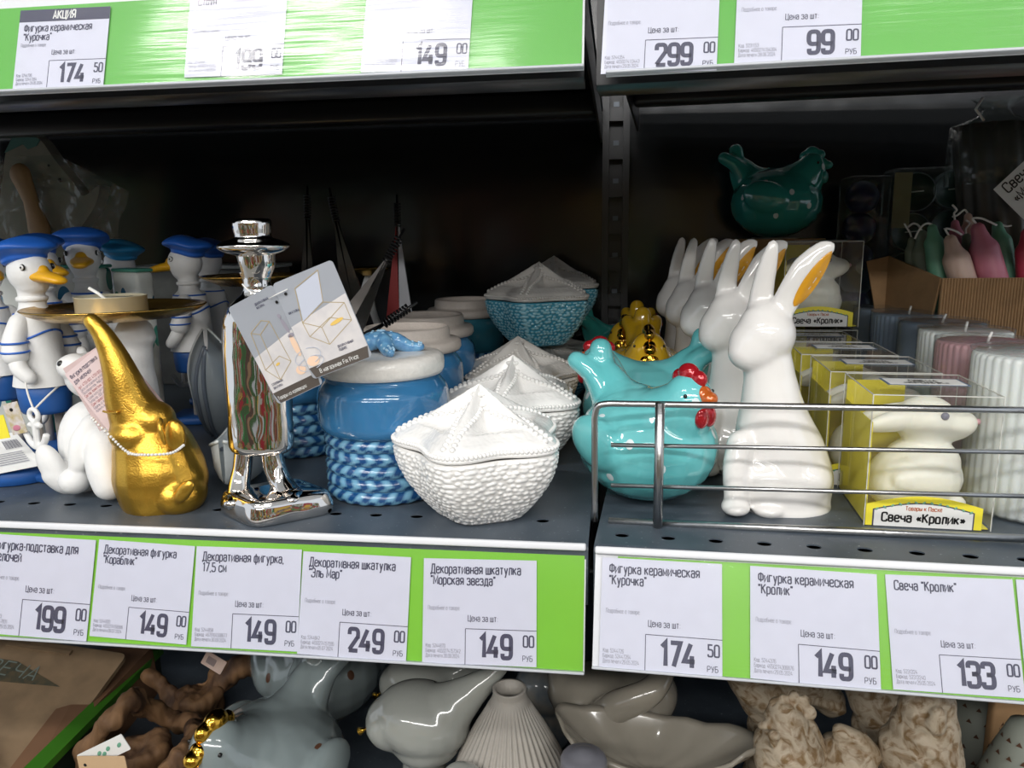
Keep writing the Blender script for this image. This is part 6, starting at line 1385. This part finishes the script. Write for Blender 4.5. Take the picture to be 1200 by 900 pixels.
# kraft candle bag with green divider strip
def BG(px, py, y): return W(px, py, y)
bt = thing('kraft_bag', 'brown kraft paper bag printed СВЕЧА at the lower left corner', 'bag', (W(60, 850, 0.10).x, 0.10, ZL))
tl, tr, bl = [BG(*q)-bt.location for q in ((-60, 738, 0.16), (150, 768, 0.16), (-60, 930, 0.03))]
o_, w_, h_ = card('front_sheet', M_['kraft'], bt, [tl, tr, bl], 0.004, 0.006)
MB().box((w_*0.55, -h_*0.06, 0.003), (w_*0.35, 0.004, 0.002)).build('folded_strip', M_['kraft'], o_)
MB().add([(0.0, -h_*0.16, 0.0024), (w_*0.5, -h_*0.17, 0.0024), (w_*0.80, -h_*0.30, 0.0024), (w_*0.3, -h_*0.34, 0.0024), (0, -h_*0.28, 0.0024)], [(0, 4, 3, 2, 1)]).build('dark_print_band', mat('dark_green_print', (0.045, 0.05, 0.035), 0.7, col2=(0.10, 0.075, 0.04), vscale=200), o_)
text('СВЕЧА', w_*0.30, -h_*0.265, 0.018, mat('chalk_print', (0.16, 0.20, 0.18), 0.7), o_, 'lettering', 0.0, 1.15, z=0.0027, rot=-0.05)
MB().ell((w_*0.28, -h_*0.44, 0.0022), (0.008, 0.010, 0.0004), n=24, m=6).build('yellow_print', mat('yellow_print', (0.45, 0.30, 0.02), 0.6), o_, True)
q = [BG(-40, 815, .088), BG(8, 818, .088), BG(42, 838, .088), BG(36, 846, .088), BG(2, 872, .088), BG(-40, 890, .088)]
bf = thing('felt_piece', 'bright blue felt envelope corner lying on the kraft bag', 'envelope', q[1]+Vector((0, -0.05, 0)))
mb = MB(); vs = [a-q[1] for a in q]; nn = len(vs); mb.add(vs+[v+Vector((0, 0.003, -0.002)) for v in vs], [tuple(range(nn))[::-1], tuple(range(nn, 2*nn))]+[(i, (i+1) % nn, nn+(i+1) % nn, nn+i) for i in range(nn)]); M_['felt'] = mat('blue_felt', (0.05, 0.20, 0.40), 0.9, bump=0.5, bscale=300, var=0.2, vscale=100); mb.build('felt', M_['felt'], bf)
MB().tube([BG(-30, 838, .086)-q[1], BG(2, 842, .086)-q[1], BG(24, 840, .086)-q[1]], 0.0006, 6).build('fold_edge', M_['tin_dark'], bf, True)
M_['kraft_dark'] = mat('reddish_kraft', (0.20, 0.10, 0.05), 0.8, var=0.2)  # darker reddish kraft tone of the envelope, mottled at random
kt = thing('kraft_envelope', 'reddish kraft envelope edge standing beside the green divider', 'bag', (W(100, 840, 0.12).x, 0.12, ZL))
tl, tr, bl = [BG(*q)-kt.location for q in ((118, 768, 0.20), (172, 770, 0.215), (10, 905, 0.03))]
vsq = [BG(120, 760, .19)-kt.location, BG(178, 758, .20)-kt.location, BG(38, 905, .03)-kt.location, BG(8, 905, .03)-kt.location]
mb = MB(); mb.add(vsq+[v+Vector((0.004, 0.0, -0.06)) for v in vsq], [(0, 1, 2, 3), (7, 6, 5, 4), (0, 4, 5, 1), (1, 5, 6, 2), (2, 6, 7, 3), (3, 7, 4, 0)]); mb.build('sheet', M_['kraft_dark'], kt)
gt_ = thing('shelf_divider', 'green plastic divider strip slanting between the kraft bag and the driftwood', 'divider', (W(110, 840, 0.12).x, 0.12, ZL))
a1, a2 = BG(184, 757, .22)-gt_.location, BG(34, 905, .02)-gt_.location; a1b, a2b = BG(160, 775, .205)-gt_.location, BG(18, 902, .02)-gt_.location
hz1 = Vector((0, 0, -0.006)); mb = MB(); w4 = Vector((0.006, 0, -0.001)); vs = [a1+w4, a1-w4, a2-w4, a2+w4]; mb.add(vs+[v+hz1 for v in vs], [(0, 1, 2, 3), (7, 6, 5, 4), (0, 4, 5, 1), (1, 5, 6, 2), (2, 6, 7, 3), (3, 7, 4, 0)]); mb.build('strip', mat('divider_green', (0.05, 0.20, 0.015), 0.5), gt_)
vs = [a1+w4*0.3, a1-w4*0.3, a2-w4*0.3, a2+w4*0.3]; lo = [Vector((v.x, v.y, 0.001)) for v in vs]; MB().add([v+hz1 for v in vs]+lo, [(0, 1, 2, 3), (7, 6, 5, 4), (0, 4, 5, 1), (1, 5, 6, 2), (2, 6, 7, 3), (3, 7, 4, 0)]).build('divider_wall', mat('divider_mesh', (0.012, 0.02, 0.012), 0.6), gt_)
